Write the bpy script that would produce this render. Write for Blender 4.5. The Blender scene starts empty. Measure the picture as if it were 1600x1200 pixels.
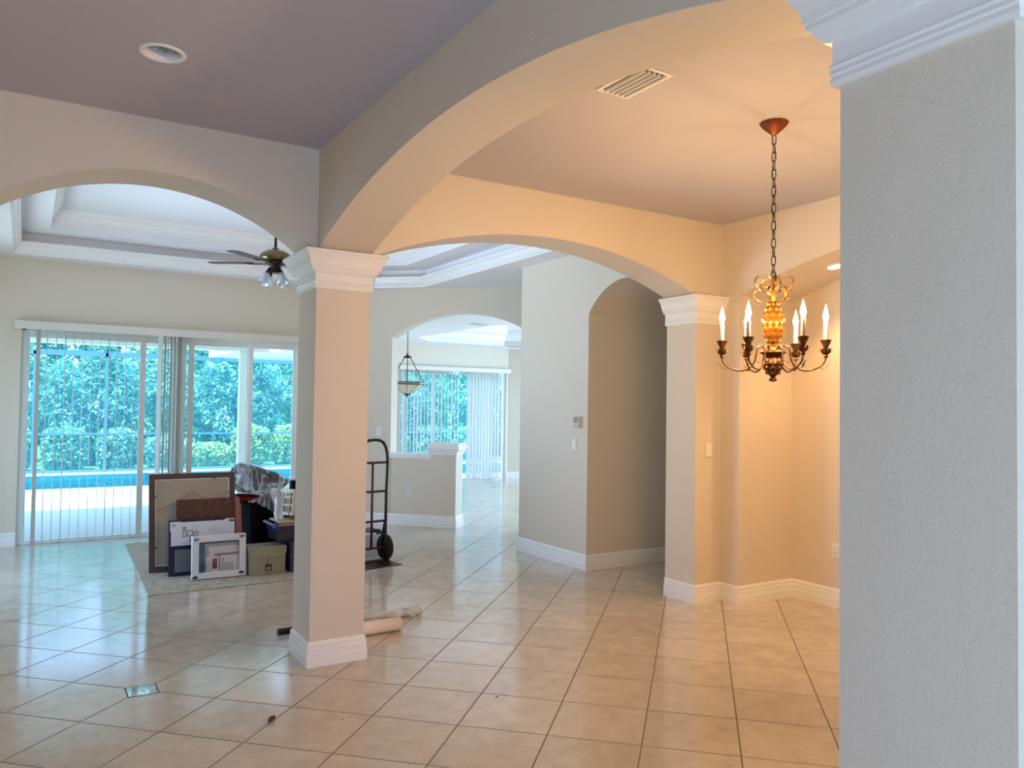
import bpy, math, random
import numpy as np
from math import sin, cos, pi, sqrt, radians as rad
from mathutils import Vector, Matrix, noise as mnoise

random.seed(7)
S = bpy.context.scene
COL = S.collection
S2 = sqrt(.5)

# ------------------------------------------------------------------ materials
def srgb(r, g, b):
    f = lambda c: (c / 255 / 12.92) if c / 255 <= .04045 else ((c / 255 + .055) / 1.055) ** 2.4
    return (f(r), f(g), f(b), 1)

def newmat(name):
    m = bpy.data.materials.new(name); m.use_nodes = True
    nt = m.node_tree
    return m, nt, nt.nodes['Principled BSDF'], nt.nodes['Material Output']

def nd(nt, t, **kw):
    n = nt.nodes.new(t)
    for k, v in kw.items():
        setattr(n, k, v)
    return n

def setin(n, **kw):
    for k, v in kw.items():
        n.inputs[k.replace('_', ' ')].default_value = v

def mat(name, col, rough=.5, metal=0., spec=.5, bump=0, bscale=60, var=0., vscale=6, coat=0., emis=None, estr=0., alpha=1., trans=0.):
    m, nt, b, out = newmat(name)
    c = col if len(col) == 4 else (*col, 1)
    b.inputs['Base Color'].default_value = c
    b.inputs['Roughness'].default_value = rough
    b.inputs['Metallic'].default_value = metal
    b.inputs['Specular IOR Level'].default_value = spec
    b.inputs['Coat Weight'].default_value = coat
    b.inputs['Transmission Weight'].default_value = trans
    tc = None
    if bump or var:
        tc = nd(nt, 'ShaderNodeTexCoord')
    if var:
        n = nd(nt, 'ShaderNodeTexNoise'); n.inputs['Scale'].default_value = vscale; n.inputs['Detail'].default_value = 5
        nt.links.new(tc.outputs['Object'], n.inputs['Vector'])
        mx = nd(nt, 'ShaderNodeMix', data_type='RGBA')
        lo = tuple(x * (1 - var) for x in c[:3]) + (1,); hi = tuple(min(1, x * (1 + var)) for x in c[:3]) + (1,)
        mx.inputs[6].default_value = lo; mx.inputs[7].default_value = hi
        nt.links.new(n.outputs['Fac'], mx.inputs[0]); nt.links.new(mx.outputs[2], b.inputs['Base Color'])
    if bump:
        n2 = nd(nt, 'ShaderNodeTexNoise'); n2.inputs['Scale'].default_value = bscale; n2.inputs['Detail'].default_value = 3
        nt.links.new(tc.outputs['Object'], n2.inputs['Vector'])
        bp = nd(nt, 'ShaderNodeBump'); bp.inputs['Strength'].default_value = bump; bp.inputs['Distance'].default_value = .004
        nt.links.new(n2.outputs['Fac'], bp.inputs['Height']); nt.links.new(bp.outputs['Normal'], b.inputs['Normal'])
    if emis:
        b.inputs['Emission Color'].default_value = (*emis[:3], 1); b.inputs['Emission Strength'].default_value = estr
    return m

M = {}
M['wall'] = mat('wall_paint', (.745, .665, .555), .6, bump=.32, bscale=115, spec=.3)
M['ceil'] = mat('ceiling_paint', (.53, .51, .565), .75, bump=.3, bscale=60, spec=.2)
M['ceil_lit'] = mat('ceiling_paint_lightened', (.86, .84, .85), .75, bump=.3, bscale=60, spec=.2)  # lightened copy of the ceiling paint, so the tray ceilings read brighter lit
M['trim'] = mat('trim_paint', (.90, .89, .87), .2, spec=.5)
M['outwall'] = mat('stucco', (.75, .73, .66), .8, bump=.4, bscale=50)
M['whitepaint'] = mat('white_aluminium', (.83, .84, .83), .4)
M['soffit'] = mat('lanai_soffit', (.86, .86, .83), .6)
M['plate'] = mat('switch_plastic', (.82, .79, .72), .35)
M['slot'] = mat('socket_slot', (.05, .045, .04), .5)
M['vane'] = None
def vanemat(name, tr):
    m, nt, b, out = newmat(name)
    b.inputs['Base Color'].default_value = (.74, .71, .66, 1); b.inputs['Roughness'].default_value = .45
    t = nd(nt, 'ShaderNodeBsdfTranslucent'); t.inputs['Color'].default_value = (.82, .80, .78, 1)
    mx = nd(nt, 'ShaderNodeMixShader'); mx.inputs[0].default_value = tr
    nt.links.new(b.outputs[0], mx.inputs[1]); nt.links.new(t.outputs[0], mx.inputs[2]); nt.links.new(mx.outputs[0], out.inputs['Surface'])
    return m
M['vane'] = vanemat('blind_vane', .22); M['sheer_vane'] = vanemat('sheer_blind_vane', .62)
M['valance'] = mat('valance_pvc', (.74, .70, .64), .45)
M['black'] = mat('black_paint', (.012, .011, .012), .35)
M['redpaint'] = mat('red_painted_steel', (.085, .006, .010), .35)
M['rubber'] = mat('rubber', (.012, .012, .013), .7, bump=.3, bscale=120)
M['steel'] = mat('dark_steel', (.05, .03, .03), .4, metal=.6)
M['bronze'] = mat('dark_bronze', (.035, .024, .016), .4, metal=.7)
M['brass'] = mat('antique_brass', (.21, .16, .07), .32, metal=.9)
M['wood'] = mat('walnut_wood', (.072, .031, .019), .55, var=.4, vscale=14)
M['clearplastic'] = None

def glassmat(name, tint=(1, 1, 1), gloss=.08, rough=.0, diff=0., dcol=(.8, .85, .9)):
    m, nt, b, out = newmat(name)
    nt.nodes.remove(b)
    t = nd(nt, 'ShaderNodeBsdfTransparent'); t.inputs['Color'].default_value = (*tint, 1)
    g = nd(nt, 'ShaderNodeBsdfGlossy'); g.inputs['Roughness'].default_value = rough
    mx = nd(nt, 'ShaderNodeMixShader'); mx.inputs[0].default_value = gloss
    nt.links.new(t.outputs[0], mx.inputs[1]); nt.links.new(g.outputs[0], mx.inputs[2])
    last = mx
    if diff:
        d = nd(nt, 'ShaderNodeBsdfDiffuse'); d.inputs['Color'].default_value = (*dcol, 1)
        m2 = nd(nt, 'ShaderNodeMixShader'); m2.inputs[0].default_value = diff
        nt.links.new(mx.outputs[0], m2.inputs[1]); nt.links.new(d.outputs[0], m2.inputs[2]); last = m2
    nt.links.new(last.outputs[0], out.inputs['Surface'])
    return m
M['glass'] = glassmat('window_glass', (.86, .97, 1), .0)
M['screen'] = glassmat('insect_screen', (1, 1, 1), .0, .5, diff=.16, dcol=(.18, .58, .80))
M['clear'] = glassmat('clear_plastic', (.95, .97, 1), .12, .15, diff=.25, dcol=(.7, .78, .88))
M['shade_glass'] = glassmat('shade_glass', (.9, .95, 1), .2, .1, diff=.35, dcol=(.8, .85, .88))
M['picture_glass'] = glassmat('picture_glass', (1, 1, 1), .05, .02)

def plasticfilm():
    m, nt, b, out = newmat('plastic_film')
    b.inputs['Base Color'].default_value = (.75, .82, .86, 1); b.inputs['Roughness'].default_value = .18
    t = nd(nt, 'ShaderNodeBsdfTransparent')
    tc = nd(nt, 'ShaderNodeTexCoord'); mp = nd(nt, 'ShaderNodeMapping'); mp.inputs['Scale'].default_value = (9, 6, 2.2); mp.inputs['Rotation'].default_value = (.2, .75, .2)
    n = nd(nt, 'ShaderNodeTexNoise'); n.inputs['Scale'].default_value = 1.1; n.inputs['Detail'].default_value = 2; n.inputs['Distortion'].default_value = .7
    nt.links.new(tc.outputs['Object'], mp.inputs['Vector']); nt.links.new(mp.outputs[0], n.inputs['Vector'])
    r = nd(nt, 'ShaderNodeValToRGB'); r.color_ramp.elements[0].position = .42; r.color_ramp.elements[0].color = (.09, .09, .09, 1)
    r.color_ramp.elements[1].position = .58; r.color_ramp.elements[1].color = (.12, .12, .12, 1)
    k = r.color_ramp.elements.new(.5); k.color = (.55, .55, .55, 1)
    nt.links.new(n.outputs['Fac'], r.inputs[0])
    mx = nd(nt, 'ShaderNodeMixShader'); nt.links.new(r.outputs[0], mx.inputs[0])
    nt.links.new(t.outputs[0], mx.inputs[1]); nt.links.new(b.outputs[0], mx.inputs[2]); nt.links.new(mx.outputs[0], out.inputs['Surface'])
    return m
M['film'] = plasticfilm()

TILE = .4572; OX, OY = 1.8916, 3.5292
def tilefloor():
    m, nt, b, out = newmat('floor_tile')
    L = nt.links.new
    tc = nd(nt, 'ShaderNodeTexCoord')
    sep = nd(nt, 'ShaderNodeSeparateXYZ'); L(tc.outputs['Object'], sep.inputs[0])
    def ma(op, a, bb=None, c=None):
        n = nd(nt, 'ShaderNodeMath', operation=op)
        for i, x in enumerate((a, bb, c)):
            if x is None: continue
            if isinstance(x, (int, float)): n.inputs[i].default_value = x
            else: L(x, n.inputs[i])
        return n.outputs[0]
    x = ma('SUBTRACT', sep.outputs[0], OX); y = ma('SUBTRACT', sep.outputs[1], OY)
    k = S2 / TILE
    u = ma('MULTIPLY', ma('SUBTRACT', x, y), k); v = ma('MULTIPLY', ma('ADD', x, y), k)
    du = ma('ABSOLUTE', ma('SUBTRACT', ma('FRACT', u), .5)); dv = ma('ABSOLUTE', ma('SUBTRACT', ma('FRACT', v), .5))
    d = ma('SUBTRACT', .5, ma('MAXIMUM', du, dv))          # 0 at the joint
    mr = nd(nt, 'ShaderNodeMapRange'); mr.inputs[1].default_value = .0055; mr.inputs[2].default_value = .010; L(d, mr.inputs[0])
    tile = mr.outputs[0]                                   # 0 grout, 1 tile
    cmb = nd(nt, 'ShaderNodeCombineXYZ'); L(ma('FLOOR', u), cmb.inputs[0]); L(ma('FLOOR', v), cmb.inputs[1])
    wn = nd(nt, 'ShaderNodeTexWhiteNoise', noise_dimensions='3D'); L(cmb.outputs[0], wn.inputs['Vector'])
    off = nd(nt, 'ShaderNodeVectorMath', operation='MULTIPLY_ADD'); L(cmb.outputs[0], off.inputs[0]); off.inputs[1].default_value = (3.1, 5.7, 0)
    L(tc.outputs['Object'], off.inputs[2])
    n1 = nd(nt, 'ShaderNodeTexNoise'); n1.inputs['Scale'].default_value = 7; n1.inputs['Detail'].default_value = 8; n1.inputs['Roughness'].default_value = .65; L(off.outputs[0], n1.inputs['Vector'])
    n2 = nd(nt, 'ShaderNodeTexNoise'); n2.inputs['Scale'].default_value = 60; n2.inputs['Detail'].default_value = 3; L(off.outputs[0], n2.inputs['Vector'])
    f = ma('ADD', ma('MULTIPLY', n1.outputs['Fac'], .75), ma('MULTIPLY', wn.outputs['Value'], .16))
    f = ma('ADD', f, ma('MULTIPLY', n2.outputs['Fac'], .12))
    rp = nd(nt, 'ShaderNodeValToRGB'); e = rp.color_ramp.elements
    e[0].position = .30; e[0].color = (.50, .42, .33, 1); e[1].position = .75; e[1].color = (.70, .62, .51, 1)
    L(f, rp.inputs[0])
    mx = nd(nt, 'ShaderNodeMix', data_type='RGBA'); L(tile, mx.inputs[0]); mx.inputs[6].default_value = (.16, .125, .10, 1); L(rp.outputs[0], mx.inputs[7])
    L(mx.outputs[2], b.inputs['Base Color'])
    ro = nd(nt, 'ShaderNodeMapRange'); ro.inputs[3].default_value = .8; ro.inputs[4].default_value = .125; L(tile, ro.inputs[0])
    ro2 = ma('ADD', ro.outputs[0], ma('MULTIPLY', ma('SUBTRACT', n1.outputs['Fac'], .5), .08))
    L(ro2, b.inputs['Roughness'])
    b.inputs['Specular IOR Level'].default_value = .8
    hgt = ma('ADD', ma('MULTIPLY', tile, 1.0), ma('MULTIPLY', n2.outputs['Fac'], .015))
    hgt = ma('ADD', hgt, ma('MULTIPLY', n1.outputs['Fac'], .04))
    bp = nd(nt, 'ShaderNodeBump'); bp.inputs['Strength'].default_value = .35; bp.inputs['Distance'].default_value = .003; L(hgt, bp.inputs['Height']); L(bp.outputs[0], b.inputs['Normal'])
    return m
M['tile'] = tilefloor()

def leafmat(name, c0, c1, c2, tr=.35):
    m, nt, b, out = newmat(name)
    L = nt.links.new
    g = nd(nt, 'ShaderNodeNewGeometry'); r = nd(nt, 'ShaderNodeValToRGB'); e = r.color_ramp.elements
    e[0].color = (*c0, 1); e[1].color = (*c2, 1); k = r.color_ramp.elements.new(.55); k.color = (*c1, 1)
    L(g.outputs['Random Per Island'], r.inputs[0]); L(r.outputs[0], b.inputs['Base Color']); b.inputs['Roughness'].default_value = .35
    t = nd(nt, 'ShaderNodeBsdfTranslucent'); L(r.outputs[0], t.inputs['Color'])
    mx = nd(nt, 'ShaderNodeMixShader'); mx.inputs[0].default_value = tr; L(b.outputs[0], mx.inputs[1]); L(t.outputs[0], mx.inputs[2]); L(mx.outputs[0], out.inputs['Surface'])
    return m
M['leaf_dark'] = leafmat('leaf_dark', (.02, .14, .13), (.08, .36, .28), (.34, .68, .48))
M['leaf_mid'] = leafmat('leaf_mid', (.03, .18, .15), (.13, .46, .32), (.50, .78, .46))
M['leaf_lime'] = leafmat('leaf_lime', (.08, .30, .14), (.28, .55, .20), (.70, .78, .22))
M['bark'] = mat('bark', (.12, .10, .08), .9, var=.4)
M['grass'] = mat('lawn_grass', (.10, .30, .08), .9, var=.5, vscale=8, bump=.8, bscale=60)
M['deck'] = mat('pool_deck', (.46, .47, .46), .85, bump=.3, bscale=90, var=.06, vscale=20)
M['poolwall'] = mat('pool_tile', (.05, .33, .40), .3, var=.5, vscale=14)
M['cage'] = mat('cage_aluminium', (.09, .26, .42), .4)  # blue cast of the haze is put into the frame colour

def watermat():
    m, nt, b, out = newmat('pool_water')
    b.inputs['Base Color'].default_value = (.01, .22, .30, 1); b.inputs['Roughness'].default_value = .06; b.inputs['Specular IOR Level'].default_value = .2
    tc = nd(nt, 'ShaderNodeTexCoord'); n = nd(nt, 'ShaderNodeTexNoise'); n.inputs['Scale'].default_value = 2.5; n.inputs['Detail'].default_value = 4
    nt.links.new(tc.outputs['Object'], n.inputs['Vector'])
    bp = nd(nt, 'ShaderNodeBump'); bp.inputs['Strength'].default_value = .3; bp.inputs['Distance'].default_value = .05
    nt.links.new(n.outputs['Fac'], bp.inputs['Height']); nt.links.new(bp.outputs[0], b.inputs['Normal'])
    r = nd(nt, 'ShaderNodeValToRGB'); r.color_ramp.elements[0].color = (.002, .05, .09, 1); r.color_ramp.elements[1].color = (.006, .11, .13, 1)
    nt.links.new(n.outputs['Fac'], r.inputs[0]); nt.links.new(r.outputs[0], b.inputs['Base Color'])
    return m
M['water'] = watermat()

# ------------------------------------------------------------------ mesh builder
class MB:
    def __init__(s):
        s.v = []; s.f = []; s.sm = []; s.mi = []; s.m = 0; s.T = Matrix.Identity(4)
    def add(s, vs, fs, smooth=False):
        o = len(s.v)
        s.v += [tuple(s.T @ Vector(p)) for p in vs]
        s.f += [tuple(i + o for i in f) for f in fs]
        s.sm += [smooth] * len(fs); s.mi += [s.m] * len(fs)
        return s
    def box(s, x0, x1, y0, y1, z0, z1):
        vs = [(x, y, z) for z in (z0, z1) for y in (y0, y1) for x in (x0, x1)]
        return s.add(vs, [(0, 2, 3, 1), (4, 5, 7, 6), (0, 1, 5, 4), (2, 6, 7, 3), (0, 4, 6, 2), (1, 3, 7, 5)])
    def frustum(s, a, b):
        """a, b: (x0,x1,y0,y1,z) bottom and top rectangles"""
        vs = []
        for (x0, x1, y0, y1, z) in (a, b):
            vs += [(x0, y0, z), (x1, y0, z), (x1, y1, z), (x0, y1, z)]
        return s.add(vs, [(3, 2, 1, 0), (4, 5, 6, 7), (0, 1, 5, 4), (1, 2, 6, 5), (2, 3, 7, 6), (3, 0, 4, 7)])
    def prism(s, pts, fn, t0, t1, smooth=False):
        """polygon pts (a,b) extruded from t0 to t1, fn(a,b,t)->xyz"""
        n = len(pts)
        vs = [fn(a, b, t0) for a, b in pts] + [fn(a, b, t1) for a, b in pts]
        fs = [tuple(range(n)), tuple(range(2 * n - 1, n - 1, -1))]
        s.add(vs, fs)
        o = len(s.v) - 2 * n
        for i in range(n):
            j = (i + 1) % n
            s.f.append((o + i, o + n + i, o + n + j, o + j)); s.sm.append(smooth); s.mi.append(s.m)
        return s
    def tube(s, path, r, n=10, closed=False, caps=True):
        path = [Vector(p) for p in path]; k = len(path)
        rs = r if isinstance(r, (list, tuple)) else [r] * k
        vs = []; prev = None
        for i, p in enumerate(path):
            if closed: t = path[(i + 1) % k] - path[i - 1]
            else: t = path[min(i + 1, k - 1)] - path[max(i - 1, 0)]
            t.normalize()
            if prev is None:
                a = Vector((0, 0, 1)) if abs(t.z) < .9 else Vector((1, 0, 0))
                u = t.cross(a).normalized()
            else:
                u = (prev - t * prev.dot(t)); u = u.normalized() if u.length > 1e-6 else t.orthogonal().normalized()
            prev = u; w = t.cross(u)
            vs += [tuple(p + (u * cos(2 * pi * j / n) + w * sin(2 * pi * j / n)) * rs[i]) for j in range(n)]
        fs = []
        for i in range(k if closed else k - 1):
            a = i * n; b = ((i + 1) % k) * n
            for j in range(n):
                fs.append((a + j, a + (j + 1) % n, b + (j + 1) % n, b + j))
        s.add(vs, fs, True)
        if caps and not closed:
            o = len(s.v) - k * n
            s.f += [tuple(o + j for j in range(n))[::-1], tuple(o + (k - 1) * n + j for j in range(n))]
            s.sm += [False] * 2; s.mi += [s.m] * 2
        return s
    def lathe(s, prof, n=24, c=(0, 0, 0), smooth=True, flute=0, amp=0):
        vs = []
        for r, z in prof:
            for j in range(n):
                a = 2 * pi * j / n; rr = r * (1 + amp * cos(flute * a)) if flute else r
                vs.append((c[0] + rr * cos(a), c[1] + rr * sin(a), c[2] + z))
        fs = []
        for i in range(len(prof) - 1):
            for j in range(n):
                fs.append((i * n + j, i * n + (j + 1) % n, (i + 1) * n + (j + 1) % n, (i + 1) * n + j))
        s.add(vs, fs, smooth)
        o = len(s.v) - len(vs)
        if prof[0][0] > 1e-5: s.f.append(tuple(o + j for j in range(n))[::-1]); s.sm.append(False); s.mi.append(s.m)
        if prof[-1][0] > 1e-5: s.f.append(tuple(o + (len(prof) - 1) * n + j for j in range(n))); s.sm.append(False); s.mi.append(s.m)
        return s
    def sweep(s, prof, path, closed=False, side=1):
        """closed profile [(out,z)] along a plan path [(x,y)], mitred; side=1: out is right of travel"""
        k = len(path); P = [Vector((*p, 0)).to_2d() for p in path]
        def nrm(a, b):
            d = (b - a).normalized(); return Vector((d.y, -d.x)) * side
        dirs = []
        for i in range(k):
            if closed or (0 < i < k - 1):
                n0 = nrm(P[i - 1], P[i]); n1 = nrm(P[i], P[(i + 1) % k])
                m = (n0 + n1); m = m / max(1e-6, m.dot(n0))
            elif i == 0: m = nrm(P[0], P[1])
            else: m = nrm(P[k - 2], P[k - 1])
            dirs.append(m)
        n = len(prof); vs = []
        for i in range(k):
            for o, z in prof:
                q = P[i] + dirs[i] * o; vs.append((q.x, q.y, z))
        fs = []
        for i in range(k if closed else k - 1):
            a = i * n; b = ((i + 1) % k) * n
            for j in range(n):
                q = (a + j, b + j, b + (j + 1) % n, a + (j + 1) % n)
                fs.append(q if side > 0 else q[::-1])
        if not closed:
            fs += [tuple(range(n)), tuple(range((k - 1) * n, k * n))[::-1]]
        return s.add(vs, fs)
    def ribbon(s, path, width, thick, up):
        """flat strip along path, width across, thickness along up(i)"""
        k = len(path); P = [Vector(p) for p in path]; vs = []
        for i, p in enumerate(P):
            t = (P[min(i + 1, k - 1)] - P[max(i - 1, 0)]).normalized()
            w = width[i] if isinstance(width, (list, tuple)) else width
            a = Vector(up).cross(t).normalized() if Vector(up).cross(t).length > 1e-5 else t.orthogonal().normalized()
            nn = t.cross(a)
            for da, dn in ((-.5, -.5), (.5, -.5), (.5, .5), (-.5, .5)):
                vs.append(tuple(p + a * da * w + nn * dn * thick))
        fs = [(3, 2, 1, 0), tuple(range(4 * k - 4, 4 * k))]
        for i in range(k - 1):
            for j in range(4):
                fs.append((4 * i + j, 4 * i + (j + 1) % 4, 4 * i + 4 + (j + 1) % 4, 4 * i + 4 + j))
        return s.add(vs, fs, False)
    def build(s, name, mats, parent=None, bevel=0, kind=None):
        me = bpy.data.meshes.new(name); me.from_pydata(s.v, [], s.f)
        me.polygons.foreach_set('use_smooth', s.sm)
        mats = mats if isinstance(mats, (list, tuple)) else [mats]
        for m in mats: me.materials.append(m)
        me.polygons.foreach_set('material_index', s.mi)
        me.update()
        o = bpy.data.objects.new(name, me); COL.objects.link(o)
        if parent: o.parent = parent
        if bevel:
            b = o.modifiers.new('bevel', 'BEVEL'); b.width = bevel; b.segments = 2; b.limit_method = 'ANGLE'; b.angle_limit = rad(40)
        if kind: o['kind'] = kind
        return o

def thing(name, label, cat, loc=(0, 0, 0), rot=(0, 0, 0), group=None, kind=None):
    o = bpy.data.objects.new(name, None); COL.objects.link(o)
    o.empty_display_size = .1
    o.location = loc; o.rotation_euler = rot
    if label: o['label'] = label
    if cat: o['category'] = cat
    if group: o['group'] = group
    if kind: o['kind'] = kind
    return o
def tag(o, label, cat, group=None, kind=None):
    o['label'] = label; o['category'] = cat
    if group: o['group'] = group
    if kind: o['kind'] = kind
    return o
def struct(name, mb, m, parent=None, bevel=0):
    o = mb.build(name, m, parent, bevel)
    if parent is None: o['kind'] = 'structure'
    return o
def arc(s0, s1, z, rise, n=44):
    h = (s1 - s0) / 2; c = (s0 + s1) / 2; R = (h * h + rise * rise) / (2 * rise); zc = z + rise - R
    a = math.asin(h / R)
    return [(c + R * sin(-a + 2 * a * i / n), zc + R * cos(-a + 2 * a * i / n)) for i in range(n + 1)]
def planwall(p0, d):
    """frame for a wall that starts at p0, runs along unit d, thickness to the LEFT of d"""
    nx, ny = -d[1], d[0]
    return lambda s, z, t: (p0[0] + d[0] * s + nx * t, p0[1] + d[1] * s + ny * t, z)

# ------------------------------------------------------------------ camera (solved from the photograph's vanishing points)
R_ = ((0.8499069, -0.5267482, 0.0139487), (0.0269673, 0.0170443, -0.9994910), (0.5262423, 0.8498505, 0.0286910))
cam = bpy.data.cameras.new('camera'); cam.sensor_width = 36; cam.lens = 1227.6 * 36 / 1600; cam.clip_start = .05; cam.clip_end = 200
co = bpy.data.objects.new('camera', cam); COL.objects.link(co)
r, d, f = (Vector(x) for x in R_)
mw = Matrix((( r.x, -d.x, -f.x, 0), (r.y, -d.y, -f.y, 0), (r.z, -d.z, -f.z, 1.6041), (0, 0, 0, 1)))
co.matrix_world = mw
S.camera = co

# ================================================================== SETTING
H1 = 3.18
ZS, ZC = 2.55, 2.32          # arch springing, underside of capital
X0, X1, Y0, Y1 = 1.51, 1.86, 4.745, 5.095
# floor
mb = MB(); mb.box(-2.3, 11.8, -2.1, 10.4, -.2, 0); mb.box(3.6, 11.8, 10.4, 15.1, -.2, 0)
floor = struct('floor', mb, M['tile'])
# ceiling over foyer and dining room, with a round hole for the recessed light
DLX, DLY, DLR = .487, 3.825, .077
def plane_with_hole(mb, x0, x1, y0, y1, z, cx, cy, r, q=.25, n=32):
    def quad(a, b, c, d_): mb.add([(a, c, z), (a, d_, z), (b, d_, z), (b, c, z)], [(0, 1, 2, 3)])
    quad(x0, x1, y0, cy - q); quad(x0, x1, cy + q, y1); quad(x0, cx - q, cy - q, cy + q); quad(cx + q, x1, cy - q, cy + q)
    vs = []
    for j in range(n):
        a = 2 * pi * j / n; c, s_ = cos(a), sin(a); k = q / max(abs(c), abs(s_))
        vs += [(cx + r * c, cy + r * s_, z), (cx + k * c, cy + k * s_, z)]
    mb.add(vs, [(2 * j, 2 * ((j + 1) % n), 2 * ((j + 1) % n) + 1, 2 * j + 1) for j in range(n)])
mb = MB(); plane_with_hole(mb, -2.3, 5.9, -2.1, 5.02, H1, DLX, DLY, DLR)
mb.box(-2.3, 5.9, -2.1, 5.02, 3.45, 3.5)
struct('ceiling', mb, M['ceil'])

# three arched walls round the corner column
mb = MB()
out = [(-2.2, 0), (-.64, 0), (-.64, ZS), (-.29, ZS)] + arc(-.29, X0, ZS, .335)[1:-1] + [(X0, ZS), (X1, ZS), (X1, 3.3), (-2.2, 3.3)]
mb.prism(out, lambda a, b, t: (a, t, b), Y0, Y1); struct('wall_living', mb, M['wall'])
mb = MB()
out = [(X1, ZS)] + arc(X1, 4.735, ZS, .30)[1:-1] + [(4.735, ZS), (5.03, ZS), (5.03, 3.3), (X1, 3.3)]
mb.prism(out, lambda a, b, t: (a, t, b), Y0, Y1); struct('wall_dining', mb, M['wall'])
mb = MB()
out = [(.72, ZS), (1.08, ZS)] + arc(1.08, Y0, ZS, .325)[1:-1] + [(Y0, ZS), (Y0, 3.3), (.72, 3.3)]
mb.prism(out, lambda a, b, t: (t, a, b), X0, X1); struct('wall_foyer', mb, M['wall'])

BASE = [(0, 0), (.019, 0), (.019, .062), (.015, .066), (.017, .071), (.015, .076), (.0145, .106), (.011, .111), (.0125, .117), (.010, .122), (.012, .130), (.008, .143), (.003, .152), (0, .152)]
CAP = [(0, 2.32), (.012, 2.32), (.015, 2.33), (.012, 2.341), (.017, 2.346), (.014, 2.356), (.019, 2.362), (.012, 2.370), (.012, 2.418), (.028, 2.420), (.032, 2.430), (.040, 2.436), (.044, 2.447),
       (.052, 2.450), (.052, 2.461), (.056, 2.466), (.060, 2.485), (.068, 2.505), (.080, 2.522), (.086, 2.532), (.092, 2.534), (.092, 2.55), (0, 2.55)]
def column(name, x0, x1, y0, y1):
    root = thing(name, None, None, ((x0 + x1) / 2, (y0 + y1) / 2, 0), kind='structure')
    w, d_ = (x1 - x0) / 2, (y1 - y0) / 2
    ring = [(-w, -d_), (w, -d_), (w, d_), (-w, d_)]
    mb = MB(); mb.box(-w, w, -d_, d_, 0, ZS - .002); mb.build('shaft', M['wall'], root)
    mb = MB(); mb.sweep(CAP, ring, True); mb.build('capital', M['trim'], root)
    mb = MB(); mb.sweep(BASE, ring, True); mb.build('base_molding', M['trim'], root)
    return root
column('column', X0, X1, Y0, Y1)
column('column', X0, X1, .72, 1.08)
column('column', -.64, -.29, Y0, Y1)
# pilaster against the dining wall
root = thing('pilaster', None, None, (4.735, Y0, 0), kind='structure')
mb = MB(); mb.box(0, .5, 0, Y1 - Y0, 0, ZS - .002); mb.build('shaft', M['wall'], root)
mb = MB(); mb.sweep(CAP, [(0, .36), (0, 0), (.295, 0)]); mb.build('capital', M['trim'], root)

# dining side wall with an arched niche
mb = MB()
out = [(.72, 0), (1.26, 0), (1.26, ZS)] + arc(1.26, 4.545, ZS, .29)[1:-1] + [(4.545, ZS), (4.545, 0), (5.09, 0), (5.09, 3.3), (.72, 3.3)]
mb.prism(out, lambda a, b, t: (t, a, b), 5.03, 5.69)
mb.box(5.69, 5.85, .72, 5.09, 0, 3.3); struct('wall_niche', mb, M['wall'])
mb = MB(); mb.box(1.86, 5.85, .72, 1.07, 0, 3.3); struct('wall_dining_front', mb, M['wall'])
# hallway wall with the barrel-vaulted opening
mb = MB()
out = [(6.22, 0), (7.467, 0), (7.467, 3.4), (5.06, 3.4), (5.06, 2.53), (5.095, 2.53)] + arc(5.095, 6.22, 2.53, .295, 32)[1:-1] + [(6.22, 2.53)]
mb.prism(out, lambda a, b, t: (t, a, b), 4.738, 6.6)
mb.box(6.6, 6.75, 4.9, 6.6, 0, 3.4); struct('wall_hallway', mb, M['wall'])
# diagonal wall with arch, low wall and post
SD = (S2, -S2); D0 = (3.85, 10.2); fd = planwall(D0, SD)
mb = MB()
A0, A1 = .485, 2.44
out = [(0, 0), (A0, 0), (A0, 2.52)] + arc(A0, A1, 2.52, .315)[1:-1] + [(A1, 2.52), (A1, 0), (5.0, 0), (5.0, 3.4), (-.3, 3.4), (-.3, 0)]
mb.prism(out, fd, 0, .22); struct('wall_nook', mb, M['wall'])
mb = MB(); mb.prism([(A0, 0), (1.07, 0), (1.07, .925), (A0, .925)], fd, .01, .17); struct('wall_low', mb, M['wall'])
mb = MB(); mb.prism([(A0 - .005, .925), (1.08, .925), (1.08, .962), (A0 - .005, .962)], fd, -.03, .2); mb.prism([(A0 - .003, .893), (1.075, .893), (1.075, .925), (A0 - .003, .925)], fd, -.008, .18)
struct('trim_1', mb, M['trim'], bevel=.006)
pr = thing('newel_post', None, None, fd(1.245, 0, .125), (0, 0, -pi / 4), kind='structure')
ring = [(-.175, -.155), (.175, -.155), (.175, .155), (-.175, .155)]
mb = MB(); mb.box(-.175, .175, -.155, .155, 0, 1.10); mb.build('shaft', M['wall'], pr)
mb = MB(); mb.sweep(BASE, ring, True); mb.build('base_molding', M['trim'], pr)
pc = [(0, .955), (.014, .955), (.014, .985), (.022, .99), (.034, 1.01), (.038, 1.03), (.055, 1.035), (.055, 1.055), (.04, 1.06), (.04, 1.095), (.03, 1.11), (0, 1.11)]
mb = MB(); mb.sweep(pc, ring, True); mb.box(-.18, .18, -.16, .16, 1.09, 1.11); mb.build('cap', M['trim'], pr)

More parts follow.
